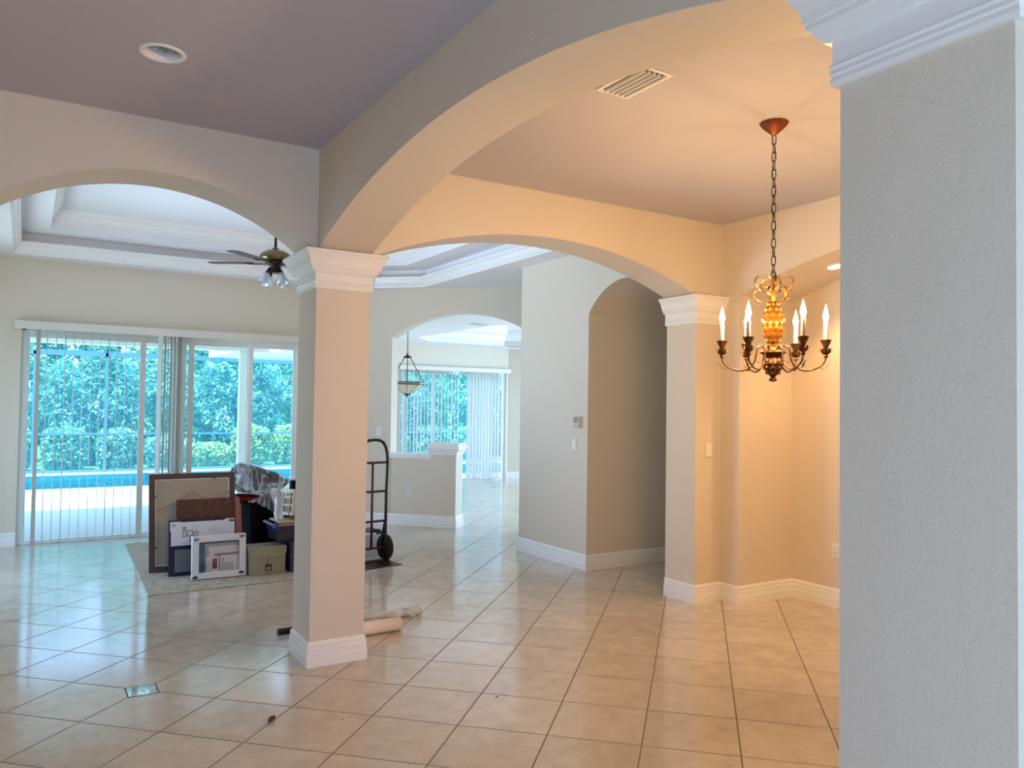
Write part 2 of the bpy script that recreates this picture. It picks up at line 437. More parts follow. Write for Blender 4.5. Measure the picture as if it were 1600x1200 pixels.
# living room window wall
YW = 10.2
mb = MB(); mb.box(-1.1, -.05, YW, YW + .2, 0, 3.4); mb.box(3.06, 3.95, YW, YW + .2, 0, 3.4); mb.box(-.05, 3.06, YW, YW + .2, 2.42, 3.4); struct('wall_window', mb, M['wall'])
mb = MB(); mb.box(-1.1, -.9, Y1, 7.1, 0, 3.4); mb.box(-1.1, -.9, 9.5, 10.2, 0, 3.4); mb.box(-1.1, -.9, 7.1, 9.5, 2.4, 3.4); struct('wall_left', mb, M['wall'])  # doorway added out of view to let fill light in
# nook side wall, far wall and the unseen outer walls
mb = MB()
pl = [(3.62, 10.36), (3.8, 10.36), (3.8, 11.4), (5.95, 15.0), (5.95, 15.2), (5.85, 15.2), (3.62, 11.45)]
mb.prism(pl, lambda a, b, t: (a, b, t), 0, 3.4); struct('wall_nook_left', mb, M['wall'])
YF = 15.0
mb = MB(); mb.box(5.8, 6.55, YF, YF + .2, 0, 3.4); mb.box(6.55, 9.14, YF, YF + .2, 2.40, 3.4); mb.box(9.14, 9.3, YF, YF + .2, 0, 3.4); struct('wall_far', mb, M['wall'])
fr = planwall((9.19, YF), SD)
mb = MB(); mb.prism([(0, 0), (3.5, 0), (3.5, 3.4), (0, 3.4)], fr, 0, .2); struct('wall_far_right', mb, M['wall'])
mb = MB(); mb.box(11.5, 11.7, 4.8, 9.0, 0, 3.4); mb.box(11.5, 11.7, 12.0, 12.9, 0, 3.4); mb.box(11.5, 11.7, 9.0, 12.0, 2.4, 3.4); struct('wall_right', mb, M['wall'])  # unseen door opening added for the far-room fill lamp
mb = MB(); mb.box(5.85, 11.7, 4.75, 4.95, 0, 3.4); struct('wall_kitchen', mb, M['wall'])
mb = MB(); mb.box(-2.3, -2.1, -1.5, 4.8, 0, 3.4); struct('wall_foyer_left', mb, M['wall'])
mb = MB(); mb.box(-2.3, -.9, -1.5, -1.3, 0, 3.4); mb.box(1.5, 2.6, -1.5, -1.3, 0, 3.4); mb.box(-.9, 1.5, -1.5, -1.3, 2.6, 3.4); struct('wall_entry', mb, M['wall'])
mb = MB(); mb.box(2.4, 2.6, -1.3, .74, 0, 3.4); struct('wall_foyer_right', mb, M['wall'])

# ---- ceilings beyond
def ringfaces(mb, a, za, b, zb):
    n = len(a); mb.add([(*p, za) for p in a] + [(*p, zb) for p in b], [(i, (i + 1) % n, n + (i + 1) % n, n + i) for i in range(n)])
def offset(poly, o):
    k = len(poly); P = [Vector(p) for p in poly]; res = []
    for i in range(k):
        d0 = (P[i] - P[i - 1]).normalized(); d1 = (P[(i + 1) % k] - P[i]).normalized()
        n0 = Vector((-d0.y, d0.x)); n1 = Vector((-d1.y, d1.x)); m = n0 + n1; m = m / m.dot(n0)
        res.append(tuple(P[i] + m * o))
    return res
def tray(name, poly, outer, z1, z2, z3, crown1, crown2, ring_w, tnames):
    """lower ceiling ring at z1, first step to z2, second step to z3; poly counter-clockwise"""
    cv = offset(poly, -.03); inn = offset(poly, ring_w)
    mb = MB(); ringfaces(mb, outer, z1, poly, z1); ringfaces(mb, poly, z1, cv, z1 + .02); ringfaces(mb, cv, z1 + .02, cv, z2); ringfaces(mb, cv, z2, inn, z2); ringfaces(mb, inn, z2, inn, z3)
    mb.add([(*p, z3) for p in inn], [tuple(range(len(inn)))])
    struct(name, mb, M['ceil_lit'])
    mb = MB(); mb.sweep(crown1, poly, True, -1); struct(tnames[0], mb, M['trim'])
    mb = MB(); mb.sweep(crown2, inn, True, -1); struct(tnames[1], mb, M['trim'])
def crown(z0, h, p):
    q = [(0, 0), (.10, 0), (.13, .07), (.10, .13), (.28, .17), (.30, .30), (.44, .36), (.60, .55), (.66, .66), (.84, .70), (.88, .80), (.96, .84), (1, .90), (1, 1), (.8, 1), (0, .35)]
    return [(a * p, z0 + b * h) for a, b in q]
TP = [(-.15, 5.5), (4.45, 5.5), (4.45, 9.4), (3.95, 9.9), (-.15, 9.9)]
TO = [(-1.1, 5.0), (6.8, 5.0), (6.8, 7.4), (3.8, 10.4), (-1.1, 10.4)]
tray('ceiling_living', TP, TO, 3.17, 3.40, 3.62, crown(3.165, .135, .075), crown(3.485, .135, .09), .33, ('trim_2', 'trim_3'))
FP = [(6.25, 10.75), (8.0, 9.0), (9.6, 9.0), (9.6, 13.4), (8.7, 14.35), (6.95, 14.35), (6.25, 13.45)]
FO = [(3.72, 10.48), (7.4, 6.8), (11.6, 6.8), (11.6, 13.2), (9.6, 15.2), (5.9, 15.2), (3.6, 11.6)]
def c2(z0, h, p): return crown(z0, h, p)
tray('ceiling_nook', FP, FO, 2.88, 3.12, 3.3, crown(2.99, .13, .09), crown(3.18, .12, .09), .30, ('trim_4', 'trim_5'))
mb = MB(); mb.add([(5.0, 4.75, 3.17), (11.7, 4.75, 3.17), (11.7, 7.2, 3.17), (6.7, 7.2, 3.17), (6.7, 5.0, 3.17), (5.0, 5.0, 3.17)], [(0, 1, 2, 3, 4, 5)]); struct('ceiling_kitchen', mb, M['ceil'])
mb = MB(); mb.box(-2.5, 12, -2.4, 10.5, 4.0, 4.15); mb.box(3.5, 12, 10.5, 15.4, 4.0, 4.15); struct('roof', mb, M['outwall'])

# ---- baseboards
def base(name, path): mb = MB(); mb.sweep(BASE, path); return struct(name, mb, M['trim'])
base('baseboard_dining', [(4.735, Y1), (4.735, Y0), (5.03, Y0), (5.03, 4.545), (5.69, 4.545), (5.69, 1.26), (5.03, 1.26), (5.03, 1.07), (1.86, 1.07)])
base('baseboard_hallway', [(6.6, 7.467), (4.738, 7.467), (4.738, 6.22), (6.6, 6.22)])
base('baseboard_window', [(-.9, YW), (-.05, YW)])
base('baseboard_nook', [(3.06, YW), D0, fd(1.07, 0, 0)[:2]])
base('baseboard_far', [(5.95, YF), (6.5, YF)])
base('baseboard_far_right', [(9.17, YF), (9.19, YF), (11.5, YF - 2.31)])
base('baseboard_left', [(-2.1, Y0), (-.64, Y0)])

# ---- sliding glass doors
def slider(name, x0, x1, y, ztop, posts, label=None):
    rt = thing(name, None, None, ((x0 + x1) / 2, y + .1, 0), kind='structure')
    cx, cy = (x0 + x1) / 2, y + .1
    w = .045
    mb = MB(); mb.box(x0 - cx, x1 - cx, -.05, .05, ztop - w, ztop); mb.box(x0 - cx, x1 - cx, -.06, .06, 0, .02)
    mb.box(x0 - cx, x0 - cx + w, -.05, .05, 0, ztop); mb.box(x1 - cx - w, x1 - cx, -.05, .05, 0, ztop); mb.build('outer_frame', M['whitepaint'], rt, .004)
    xs = [x0 + w] + posts + [x1 - w]
    for i in range(len(xs) - 1):
        a, b = xs[i] - cx - .02, xs[i + 1] - cx + .02; dy = -.018 if i % 2 == 0 else .018
        mb = MB(); ww = .055
        mb.box(a, a + ww, dy - .016, dy + .016, .02, ztop - w); mb.box(b - ww, b, dy - .016, dy + .016, .02, ztop - w)
        mb.box(a + ww, b - ww, dy - .016, dy + .016, .02, .042); mb.box(a + ww, b - ww, dy - .016, dy + .016, ztop - w - .07, ztop - w)
        s = mb.build('sash', M['whitepaint'], rt, .003)
        mb = MB(); mb.box(a + ww, b - ww, dy - .003, dy + .003, .042, ztop - w - .07); mb.build('pane', M['glass'], s)
    return rt
slider('window_1', -.05, 3.06, YW, 2.42, [1.185, 2.43])
slider('window_2', 6.55, 9.14, YF, 2.40, [7.40, 8.25])
# unseen doors added for fill light, left and right; glazed entry behind camera
rt = slider('added_window_left', 7.1, 9.5, -.0, 2.40, [8.3]); rt.location = (-1.0, 8.3, 0); rt.rotation_euler = (0, 0, pi / 2)
rt = slider('added_window_right', 9.0, 12.0, 0, 2.40, [10.0, 11.0]); rt.location = (11.6, 10.5, 0); rt.rotation_euler = (0, 0, pi / 2)
rt = slider('window_4', -.9, 1.5, -1.5, 2.6, [-.3, .9])

# ================================================================== BLINDS
def blind(name, label, x0, x1, y, z_top, z_bot, vanes, vm, wall_y):
    """vanes: list of (x, yaw, yoff)"""
    rt = thing(name, label, 'blind', ((x0 + x1) / 2, y, z_bot))
    cx = (x0 + x1) / 2; zl = z_bot
    mb = MB(); mb.box(x0 - cx, x1 - cx, -.045, -.033, z_top - .092 - zl, z_top - zl)
    mb.box(x0 - cx, x0 - cx + .012, -.033, wall_y - y, z_top - .092 - zl, z_top - zl); mb.box(x1 - cx - .012, x1 - cx, -.033, wall_y - y, z_top - .092 - zl, z_top - zl)
    mb.build('valance', M['valance'], rt, .003)
    mb = MB(); mb.box(x0 - cx + .02, x1 - cx - .02, -.022, .022, z_top - .06 - zl, z_top - .02 - zl); mb.build('headrail', M['whitepaint'], rt)
    proto = None
    top = z_top - .065 - zl
    for (x, yaw, yo) in vanes:
        if proto is None:
            mb = MB(); n = 6; vs = []; hw = .0445
            for z in (.0, top):
                for i in range(n + 1):
                    a = -1 + 2 * i / n; vs.append((a * hw, .006 * (1 - a * a), z))
                for i in range(n, -1, -1):
                    a = -1 + 2 * i / n; vs.append((a * hw, .006 * (1 - a * a) + .0015, z))
            k = 2 * (n + 1)
            mb.add(vs, [tuple(range(k))[::-1], tuple(range(k, 2 * k))] + [(i, (i + 1) % k, k + (i + 1) % k, k + i) for i in range(k)])
            o = mb.build('vane', vm, rt); proto = o
        else:
            o = proto.copy(); COL.objects.link(o); o.parent = rt
        o.location = (x - cx, yo, 0); o.rotation_euler = (0, 0, yaw)
    return rt
V = [(.022 + .0875 * k, pi / 2 - math.atan((.022 + .0875 * k) / 10.1) + rad(random.choice((-1, 1)) * random.uniform(1.5, 5)), 0) for k in range(13)]
V[1] = (.11, rad(62), 0)
for k in range(9): V.append((1.345 + .034 * k + random.uniform(-.006, .006), pi / 2 + rad([28, -12, 8, -4, 14, 20, 2, -30, -38][k]), 0))
V.append((1.70, rad(35), -.004)); V.append((1.575, rad(42), .003))
blind('vertical_blind', 'cream vertical blind with its vanes turned edge-on across the pool doors', -.12, 3.055, YW - .075, 2.472, .012, V, M['vane'], YW)
V = []
for k in range(20): V.append((6.63 + .079 * k, rad(random.uniform(38, 62)) if k else rad(5), 0))
V = [v for i, v in enumerate(V) if i < 17]
for k in range(10): V.append((8.19 + .079 * k, rad(random.uniform(6, 24)), 0))
blind('vertical_blind', 'pale vertical blind hanging half open over the far room glass doors', 6.5, 9.185, YF - .075, 2.43, .012, V, M['sheer_vane'], YF)

# ================================================================== WALL FITTINGS
def fitting(name, label, cat, loc, rotz, kind_, group=None):
    """built facing local -y, plate centre at origin"""
    rt = thing(name, label, cat, loc, (0, 0, rotz), group)
    mb = MB(); mb.box(-.036, .036, -.007, 0, -.058, .058); mb.build('cover_plate', M['plate'], rt, .003)
    if kind_ == 'rocker':
        mb = MB(); mb.box(-.017, .017, -.0085, -.006, -.034, .034); mb.m = 0
        mb.add([(-.016, -.0085, -.033), (.016, -.0085, -.033), (.016, -.0085, .033), (-.016, -.0085, .033), (-.016, -.013, .033), (.016, -.013, .033)], [(0, 1, 5, 4), (3, 4, 5, 2), (0, 4, 3), (1, 2, 5)])
        mb.build('rocker', M['trim'], rt)
    elif kind_ == 'toggle':
        mb = MB(); mb.box(-.006, .006, -.02, -.006, -.003, .014); mb.build('toggle', M['trim'], rt)
    else:
        for dz in (-.02, .02):
            mb = MB(); mb.lathe([(.017, 0), (.017, .003), (.0, .003)], 20); 
            mb.v = [(x, -.007 - z, y + dz) for x, y, z in mb.v]; so = mb.build('socket', M['trim'], rt)
            mb = MB(); mb.box(-.008, -.005, -.0115, -.0095, dz - .002, dz + .009); mb.box(.005, .008, -.0115, -.0095, dz - .002, dz + .009); mb.box(-.002, .002, -.0115, -.0095, dz - .011, dz - .007); mb.build('slot', M['slot'], so)
    for z in ((0,) if kind_ == 'outlet' else (-.047, .047)):
        mb = MB(); mb.box(-.003, .003, -.0085, -.006, z - .003, z + .003); mb.build('screw', M['trim'], rt)
    return rt
fitting('light_switch', 'white rocker light switch on the yellow-lit pilaster by the niche', 'switch', (4.887, Y0, 1.262), 0, 'rocker')
fitting('light_switch', 'white rocker light switch below the thermostat on the hallway corner', 'switch', (4.738, 6.43, 1.235), -pi / 2, 'rocker')
fitting('light_switch', 'small toggle switch on the diagonal wall above the hand truck', 'switch', (4.087 - .012, 9.963 + .012, 1.245), -pi / 4, 'toggle')
fitting('wall_outlet', 'white duplex outlet low on the half wall beside the post', 'outlet', fd(.762, .46, .01), -pi / 4, 'outlet')
fitting('wall_outlet', 'white duplex outlet inside the niche at the grey wall edge', 'outlet', (5.69, 4.10, .462), -pi / 2, 'outlet')
rt = thing('thermostat', 'beige thermostat box above the hallway light switch', 'thermostat', (4.738, 6.36, 1.455), (0, 0, -pi / 2))
mb = MB(); mb.frustum((-.055, .055, -.012, 0, -.065), (-.055, .055, -.012, 0, .065)); mb.build('back_plate', M['plate'], rt, .002)
mb = MB(); mb.prism([(-.012, -.06), (-.042, -.045), (-.048, .02), (-.04, .06), (-.012, .06)], lambda a, b, t: (t, a, b), -.05, .05); mb.build('housing', mat('beige_plastic', (.66, .58, .45), .4), rt, .004)
mb = MB()
for k in range(4): mb.box(-.03, .03, -.049, -.04, .0 + .014 * k, .006 + .014 * k)
mb.build('vent_slot', M['slot'], rt)

# ================================================================== CEILING FITTINGS
rt = thing('recessed_light', 'unlit round recessed light in the grey foyer ceiling', 'ceiling light', (DLX, DLY, H1))
mb = MB(); mb.lathe([(.101, 0), (.101, -.004), (.093, -.008), (.083, -.007), (.076, .0), (.074, .03), (.0735, .085)], 40); mb.f = [f_ for f_ in mb.f if len(f_) == 4]; mb.sm = [True] * len(mb.f); mb.mi = [0] * len(mb.f); mb.build('trim_ring', M['trim'], rt)
mb = MB(); mb.lathe([(0, .004), (.02, .0055), (.04, .012), (.054, .026), (.057, .04), (.045, .07), (.03, .13)], 32); mb.build('bulb', mat('reflector_bulb', (.35, .38, .42), .12, metal=.8), rt)
mb = MB(); mb.lathe([(.0735, .085), (.0735, .16), (0, .16)], 32); mb.build('housing', M['slot'], rt)
LX, LY = 5.37, 3.88
za = 2.55 + .29; h_ = (4.545 - 1.26) / 2; Rr = (h_ * h_ + .29 ** 2) / (2 * .29); zl = 2.55 + .29 - Rr + sqrt(Rr * Rr - (LY - (1.26 + 4.545) / 2) ** 2)
sl = math.asin((LY - (1.26 + 4.545) / 2) / Rr)
rt = thing('recessed_light', 'glowing round downlight in the arched niche soffit', 'ceiling light', (LX, LY, zl), (-sl, 0, 0))
mb = MB(); mb.lathe([(.075, .002), (.075, -.006), (.06, -.008), (.058, .0)], 32); mb.build('trim_ring', M['trim'], rt)
mb = MB(); mb.lathe([(.0, -.006), (.056, -.006), (.056, .0)], 32); mb.build('lamp_lens', mat('lamp_lens', (1, .9, .7), .4, emis=(1, .80, .50), estr=14), rt)
def vent(name, label, loc, rotz, L_, W_, n):
    rt = thing(name, label, 'air vent', loc, (0, 0, rotz))
    mb = MB(); b = .022
    mb.box(-L_ / 2, L_ / 2, -W_ / 2, -W_ / 2 + b, -.006, 0); mb.box(-L_ / 2, L_ / 2, W_ / 2 - b, W_ / 2, -.006, 0); mb.box(-L_ / 2, -L_ / 2 + b, -W_ / 2 + b, W_ / 2 - b, -.006, 0); mb.box(L_ / 2 - b, L_ / 2, -W_ / 2 + b, W_ / 2 - b, -.006, 0); mb.build('frame', M['trim'], rt)
    mb = MB(); mb.box(-L_ / 2 + b, L_ / 2 - b, -W_ / 2 + b, W_ / 2 - b, -.0015, -.0005); mb.build('duct', M['slot'], rt)
    mb = MB()
    for k in range(n):
        y = -W_ / 2 + b + (W_ - 2 * b) * (k + .5) / n; q = (W_ - 2 * b) / n
        mb.prism([(y - .05 * q, -.001), (y + .08 * q, -.001), (y + .10 * q, -.012), (y + .02 * q, -.019), (y - .16 * q, -.019), (y - .14 * q, -.014)], lambda a, bb, t: (t, a, bb), -L_ / 2 + b, L_ / 2 - b)
    mb.build('louver', M['trim'], rt)
    return rt
vent('air_vent', 'white louvered vent in the dining room ceiling behind the arch', (2.46, 2.89, H1), pi / 2, .34, .20, 5)
vent('air_vent', 'small white vent in the far room ceiling through the small arch', (5.95, 10.60, 2.88), .1, .3, .16, 6)

# ================================================================== CHANDELIER
gold = mat('antique_gold', (.33, .15, .022), .38, metal=.8, var=.35, vscale=40)
goldd = mat('dark_antique_gold', (.12, .05, .018), .38, metal=.75, var=.5, vscale=60)
copper = mat('canopy_copper', (.28, .075, .025), .35, metal=.7)
candle = mat('candle_sleeve', (.80, .77, .72), .4)
bulbm = mat('lit_bulb', (1, .9, .7), .3, emis=(1, .64, .315), estr=1780)
bulbtip = glassmat('bulb_glass', (1, .97, .9), .12, .02, diff=.25, dcol=(1, .9, .75))
CX, CY = 3.45, 2.88
ch = thing('chandelier', 'gilt pineapple chandelier with six lit candles on a long chain', 'chandelier', (CX, CY, 1.76))
ZB = 1.76
mb = MB(); mb.lathe([(.0, 1.345), (.010, 1.348), (.022, 1.360), (.05, 1.385), (.068, 1.405), (.075, 1.418), (.074, 1.4195)], 80, flute=20, amp=.045); mb.build('canopy', copper, ch)
mb = MB()
z = 1.345; k = 0
while z > .60:
    pts = []
    for i in range(20):
        a = 2 * pi * i / 20; dx, dz = .0085 * cos(a), .0275 * sin(a)
        dx = .0110 * max(-1, min(1, 1.3 * cos(a)))
        yaw = rad(105) + (pi / 2 if k % 2 else 0)
        pts.append((dx * cos(yaw), dx * sin(yaw), z - .02 + dz))
    mb.tube(pts, .0026, 8, closed=True); z -= .0475; k += 1
mb.tube([(.009 * sin(i * .9) , .009 * cos(i * .9), 1.345 - .76 * i / 26) for i in range(27)], .0015, 6)
mb.build('chain', M['bronze'], ch)
mb = MB(); mb.tube([(.018 * cos(a), 0, .585 + .018 * sin(a)) for a in [2 * pi * i / 24 for i in range(24)]], .003, 8, closed=True); mb.build('hanging_ring', M['bronze'], ch)
# stem through the leaves
mb = MB(); mb.lathe([(.0, .575), (.012, .572), (.016, .55), (.010, .53), (.012, .50), (.013, .46), (.010, .45), (.009, .43)], 16); mb.build('stem', gold, ch)
# arching crown leaves
random.seed(3)
for tier, (zz, rr, hh, n, dz) in enumerate([(.535, .112, .035, 7, .085), (.478, .105, .028, 7, .07)]):
    for i in range(n):
        a = 2 * pi * (i + .5 * tier) / n + .4 + random.uniform(-.1, .1); R1 = rr * random.uniform(.85, 1.08)
        p = []
        for t in [j / 18 for j in range(19)]:
            th = rad(172 - 255 * t); rc = R1 * .5
            r0 = .006 + rc + rc * cos(th); z0 = zz + hh * .2 + rc * (.62 if th > 0 else .95) * sin(th)
            p.append((r0 * cos(a), r0 * sin(a), z0))
        mb = MB(); w = [.004 + .009 * sin(pi * min(1, .12 + j / 20)) for j in range(19)]; w[-1] = .002
        mb.ribbon(p, w, .0018, (0, 0, 1)); mb.build('leaf', gold if (i + tier) % 2 else goldd, ch)
# pineapple body with scales
mb = MB()
def pr_(t): return .058 * (sin(pi * (.06 + .90 * t)) ** .62) * (1.04 - .22 * t)
prof = [(pr_(i / 20), .205 + .232 * i / 20) for i in range(21)]
prof[0] = (.012, .203); prof[-1] = (.006, .44)
mb.lathe(prof, 28)
rows, cnt = 8, 9
for j in range(rows):
    t = .07 + .86 * j / (rows - 1); rz = pr_(t); zc = .205 + .232 * t
    for i in range(cnt):
        a = 2 * pi * (i + .5 * (j % 2)) / cnt; w = 2 * pi * rz / cnt * .52; hh = .017
        u = Vector((-sin(a), cos(a), 0)); nn = Vector((cos(a), sin(a), 0)); c = nn * rz + Vector((0, 0, zc))
        pts = [c + u * w * .95 + Vector((0, 0, -.2 * hh)), c + Vector((0, 0, hh)), c - u * w * .95 + Vector((0, 0, -.2 * hh)), c + Vector((0, 0, -hh)), c + nn * .0095 + Vector((0, 0, .3 * hh))]
        mb.add([tuple(p_) for p_ in pts], [(0, 1, 4), (1, 2, 4), (2, 3, 4), (3, 0, 4)], False)
mb.build('pineapple', mat('pineapple_gold', (.26, .10, .010), .36, metal=.75, var=.3, vscale=30), ch)
mb = MB(); mb.lathe([(.018, .165), (.021, .17), (.016, .18), (.016, .195), (.022, .202), (.012, .206)], 24); mb.build('neck', gold, ch)
mb = MB(); mb.lathe([(.0, .163), (.062, .165), (.068, .160), (.066, .152), (.05, .143), (.036, .132), (.040, .124), (.052, .110), (.053, .09), (.044, .066), (.030, .045), (.017, .030), (.011, .020), (.02, .013), (.024, .008), (.012, .0), (.0, -.002)], 32)
for j in range(3):
    rz = [.054, .049, .036][j]; zc = [.100, .075, .05][j]
    for i in range(9):
        a = 2 * pi * (i + .5 * (j % 2)) / 9; w = 2 * pi * rz / 9 * .5; u = Vector((-sin(a), cos(a), 0)); nn = Vector((cos(a), sin(a), 0)); c = nn * rz + Vector((0, 0, zc))
        mb.add([tuple(c + u * w + Vector((0, 0, -.008))), tuple(c + Vector((0, 0, .014))), tuple(c - u * w + Vector((0, 0, -.008))), tuple(c + Vector((0, 0, -.014))), tuple(c + nn * .006)], [(0, 1, 4), (1, 2, 4), (2, 3, 4), (3, 0, 4)])
mb.build('lower_bowl', goldd, ch)
# six arms
AR = .268; ang0 = -math.atan2(3.45, 2.88) + .05
for i in range(6):
    a = ang0 + i * pi / 3
    ctrl = [(.05, .150), (.042, .178), (.058, .192), (.078, .185), (.086, .165), (.092, .125), (.108, .088), (.135, .067), (.17, .058), (.21, .066), (.245, .085), (.262, .107), (AR, .128)]
    P = [Vector((r_ * cos(a), r_ * sin(a), z_)) for r_, z_ in ctrl]
    fine = []
    for j in range(len(P) - 1):
        p0, p1, p2, p3 = P[max(j - 1, 0)], P[j], P[j + 1], P[min(j + 2, len(P) - 1)]
        for t in (0, .25, .5, .75):
            fine.append(.5 * ((2 * p1) + (p2 - p0) * t + (2 * p0 - 5 * p1 + 4 * p2 - p3) * t * t + (3 * p1 - p0 - 3 * p2 + p3) * t ** 3))
    fine.append(P[-1])
    mb = MB(); mb.tube(fine, .0048, 8)
    # curling acanthus spur under the arm
    for (rs, zs_, s_) in ((.235, .079, 1), (.095, .115, -1)):
        q = [Vector(((rs + s_ * k_ * .011) * cos(a), (rs + s_ * k_ * .011) * sin(a), zs_ - .012 * sin(k_ * .9) + (.006 * (k_ - 3) if k_ > 3 else 0))) for k_ in range(6)]
        mb.ribbon(q, [.010, .012, .011, .009, .006, .002], .002, (0, 0, 1))
    arm = mb.build('arm', goldd, ch)
    cx_, cy_ = AR * cos(a), AR * sin(a)
    mb = MB(); mb.lathe([(.004, .126), (.011, .130), (.013, .138), (.007, .144), (.006, .152)], 16, (cx_, cy_, 0))
    for t_, (zz, l_, n_) in enumerate([(.150, .030, 6)]):
        for k_ in range(n_):
            b_ = 2 * pi * k_ / n_ + .3
            q = [Vector((cx_ + r_ * cos(b_), cy_ + r_ * sin(b_), z_)) for r_, z_ in ((.005, .145), (.016, .149), (.025, .160), (.030, .174), (.033, .178))]
            mb.ribbon(q, [.012, .018, .018, .012, .002], .0016, (0, 0, 1))
    mb.build('leaf_rosette', goldd, arm)
    mb = MB(); mb.lathe([(.006, .150), (.008, .176), (.012, .180), (.014, .19), (.022, .206), (.0275, .222), (.0295, .2235), (.026, .221), (.014, .205), (.012, .204)], 40, (cx_, cy_, 0), flute=8, amp=.05); mb.build('candle_cup', goldd, arm)
    mb = MB(); mb.lathe([(.0112, .204), (.0112, .318), (.010, .322), (.0, .322)], 20, (cx_, cy_, 0)); mb.build('candle', candle, arm)
    mb = MB(); mb.lathe([(.0065, .322), (.0095, .330), (.0135, .344), (.0140, .354), (.0115, .372), (.0070, .391), (.003, .407), (.0, .418)], 20, (cx_, cy_, 0)); 
    ob_ = mb.build('bulb', [bulbm, bulbtip], arm)
    for p_ in ob_.data.polygons:
        if p_.center.z > .357: p_.material_index = 1

# ================================================================== CEILING FAN
fan = thing('ceiling_fan', 'antique brass ceiling fan with glass lamp shades in the tray ceiling', 'ceiling fan', (2.01, 7.6, 2.68))
mb = MB(); mb.lathe([(.012, .40), (.012, .90), (.06, .90), (.065, .92), (.065, .938)], 24); mb.build('downrod', M['bronze'], fan)
mb = MB(); mb.lathe([(.0, .415), (.03, .415), (.035, .40), (.08, .39), (.125, .365), (.145, .345), (.147, .31), (.14, .295), (.12, .288), (.05, .285)], 40); mb.build('motor_housing', M['brass'], fan)
mb = MB(); mb.lathe([(.09, .288), (.095, .27), (.07, .25), (.05, .245), (.052, .20), (.04, .185), (.0, .18)], 32); mb.build('switch_housing', M['bronze'], fan)
for k in range(5):
    a = rad(147 + 72 * k)
    mb = MB(); mb.T = Matrix.Rotation(a, 4, 'Z') @ Matrix.Translation((0, 0, .268)) @ Matrix.Rotation(rad(-3), 4, 'X')
    pts = [(.21, -.05), (.24, -.06), (.60, -.068), (.635, -.05), (.645, 0), (.635, .05), (.60, .068), (.24, .06), (.21, .05)]
    mb.prism(pts, lambda x, y, t: (x, y, t), -.003, .003); b = mb.build('blade', M['wood'], fan)
    mb = MB(); mb.T = Matrix.Rotation(a, 4, 'Z') @ Matrix.Translation((0, 0, .268)) @ Matrix.Rotation(rad(-3), 4, 'X')
    mb.prism([(.08, -.012), (.17, -.012), (.20, -.045), (.27, -.04), (.25, 0), (.27, .04), (.20, .045), (.17, .012), (.08, .012)], lambda x, y, t: (x, y, t), -.011, -.004); mb.build('blade_iron', M['bronze'], b)
for k in range(4):
    a = rad(20 + 90 * k); T = Matrix.Rotation(a, 4, 'Z') @ Matrix.Translation((.075, 0, .185)) @ Matrix.Rotation(rad(-22), 4, 'Y')
    mb = MB(); mb.T = T; mb.lathe([(.012, .03), (.016, .0), (.022, -.015), (.024, -.03)], 16); arm = mb.build('lamp_arm', M['bronze'], fan)
    mb = MB(); mb.T = T; mb.lathe([(.024, -.025), (.030, -.04), (.036, -.07), (.043, -.105), (.052, -.135), (.050, -.135), (.041, -.105), (.034, -.07), (.028, -.042), (.022, -.027)], 40, flute=10, amp=.04); mb.build('glass_shade', M['shade_glass'], arm)
fb = thing('ceiling_fan', 'dark fan blades just showing beside the white wall in the far room', 'ceiling fan', (7.9, 11.74, 2.615))
mb = MB(); mb.lathe([(.0, .0), (.08, .01), (.12, .05), (.12, .1), (.06, .14), (.012, .15), (.012, .5), (.05, .52), (.05, .745)], 28); mb.build('motor_housing', M['bronze'], fb)
for k in range(5):
    a = rad(158 + 72 * k)
    mb = MB(); mb.T = Matrix.Rotation(a, 4, 'Z') @ Matrix.Translation((0, 0, .06)) @ Matrix.Rotation(rad(-3), 4, 'X')
    mb.prism([(.1, -.02), (.2, -.05), (.58, -.068), (.62, 0), (.58, .068), (.2, .05), (.1, .02)], lambda x, y, t: (x, y, t), -.003, .003); mb.build('blade', M['wood'], fb)

# ================================================================== PENDANT LANTERN
pl_ = thing('pendant_lantern', 'black-framed stained glass pendant lantern hanging in the small arch', 'pendant light', (4.83, 10.77, 1.725))
mb = MB(); mb.lathe([(.0, 1.09), (.02, 1.10), (.06, 1.135), (.065, 1.155)], 24); mb.build('canopy', M['bronze'], pl_)
mb = MB(); z = 1.10; k = 0
while z > .70:
    yaw = .5 + (pi / 2 if k % 2 else 0)
    mb.tube([(.009 * cos(2 * pi * i / 14) * cos(yaw), .009 * cos(2 * pi * i / 14) * sin(yaw), z - .022 + .024 * sin(2 * pi * i / 14)) for i in range(14)], .003, 6, closed=True); z -= .041; k += 1
mb.build('chain', M['bronze'], pl_)
mb = MB(); mb.tube([(.017 * cos(2 * pi * i / 20) * .85, -.017 * cos(2 * pi * i / 20) * .52, .672 + .017 * sin(2 * pi * i / 20)) for i in range(20)], .004, 8, closed=True); mb.build('ring', M['bronze'], pl_)
mb = MB(); mb.lathe([(.008, .655), (.012, .63), (.03, .615), (.065, .595), (.068, .588), (.03, .58), (.0, .58)], 28); mb.build('cap', M['bronze'], pl_)
ang0 = -math.atan2(4.83, 10.77)
for k in range(4):
    a = ang0 + k * pi / 2
    mb = MB(); mb.tube([(.04 * cos(a), .04 * sin(a), .59), (.245 * cos(a), .245 * sin(a), .21)], .006, 8); mb.build('support_rod', M['bronze'], pl_)
mb = MB(); n = 8; ang0 = -math.atan2(4.83, 10.77)
def octr(r_, z_): return [(r_ * cos(ang0 + 2 * pi * i / n), r_ * sin(ang0 + 2 * pi * i / n), z_) for i in range(n)]
vs = octr(.262, .182) + octr(.262, .226) + octr(.245, .226) + octr(.245, .182)
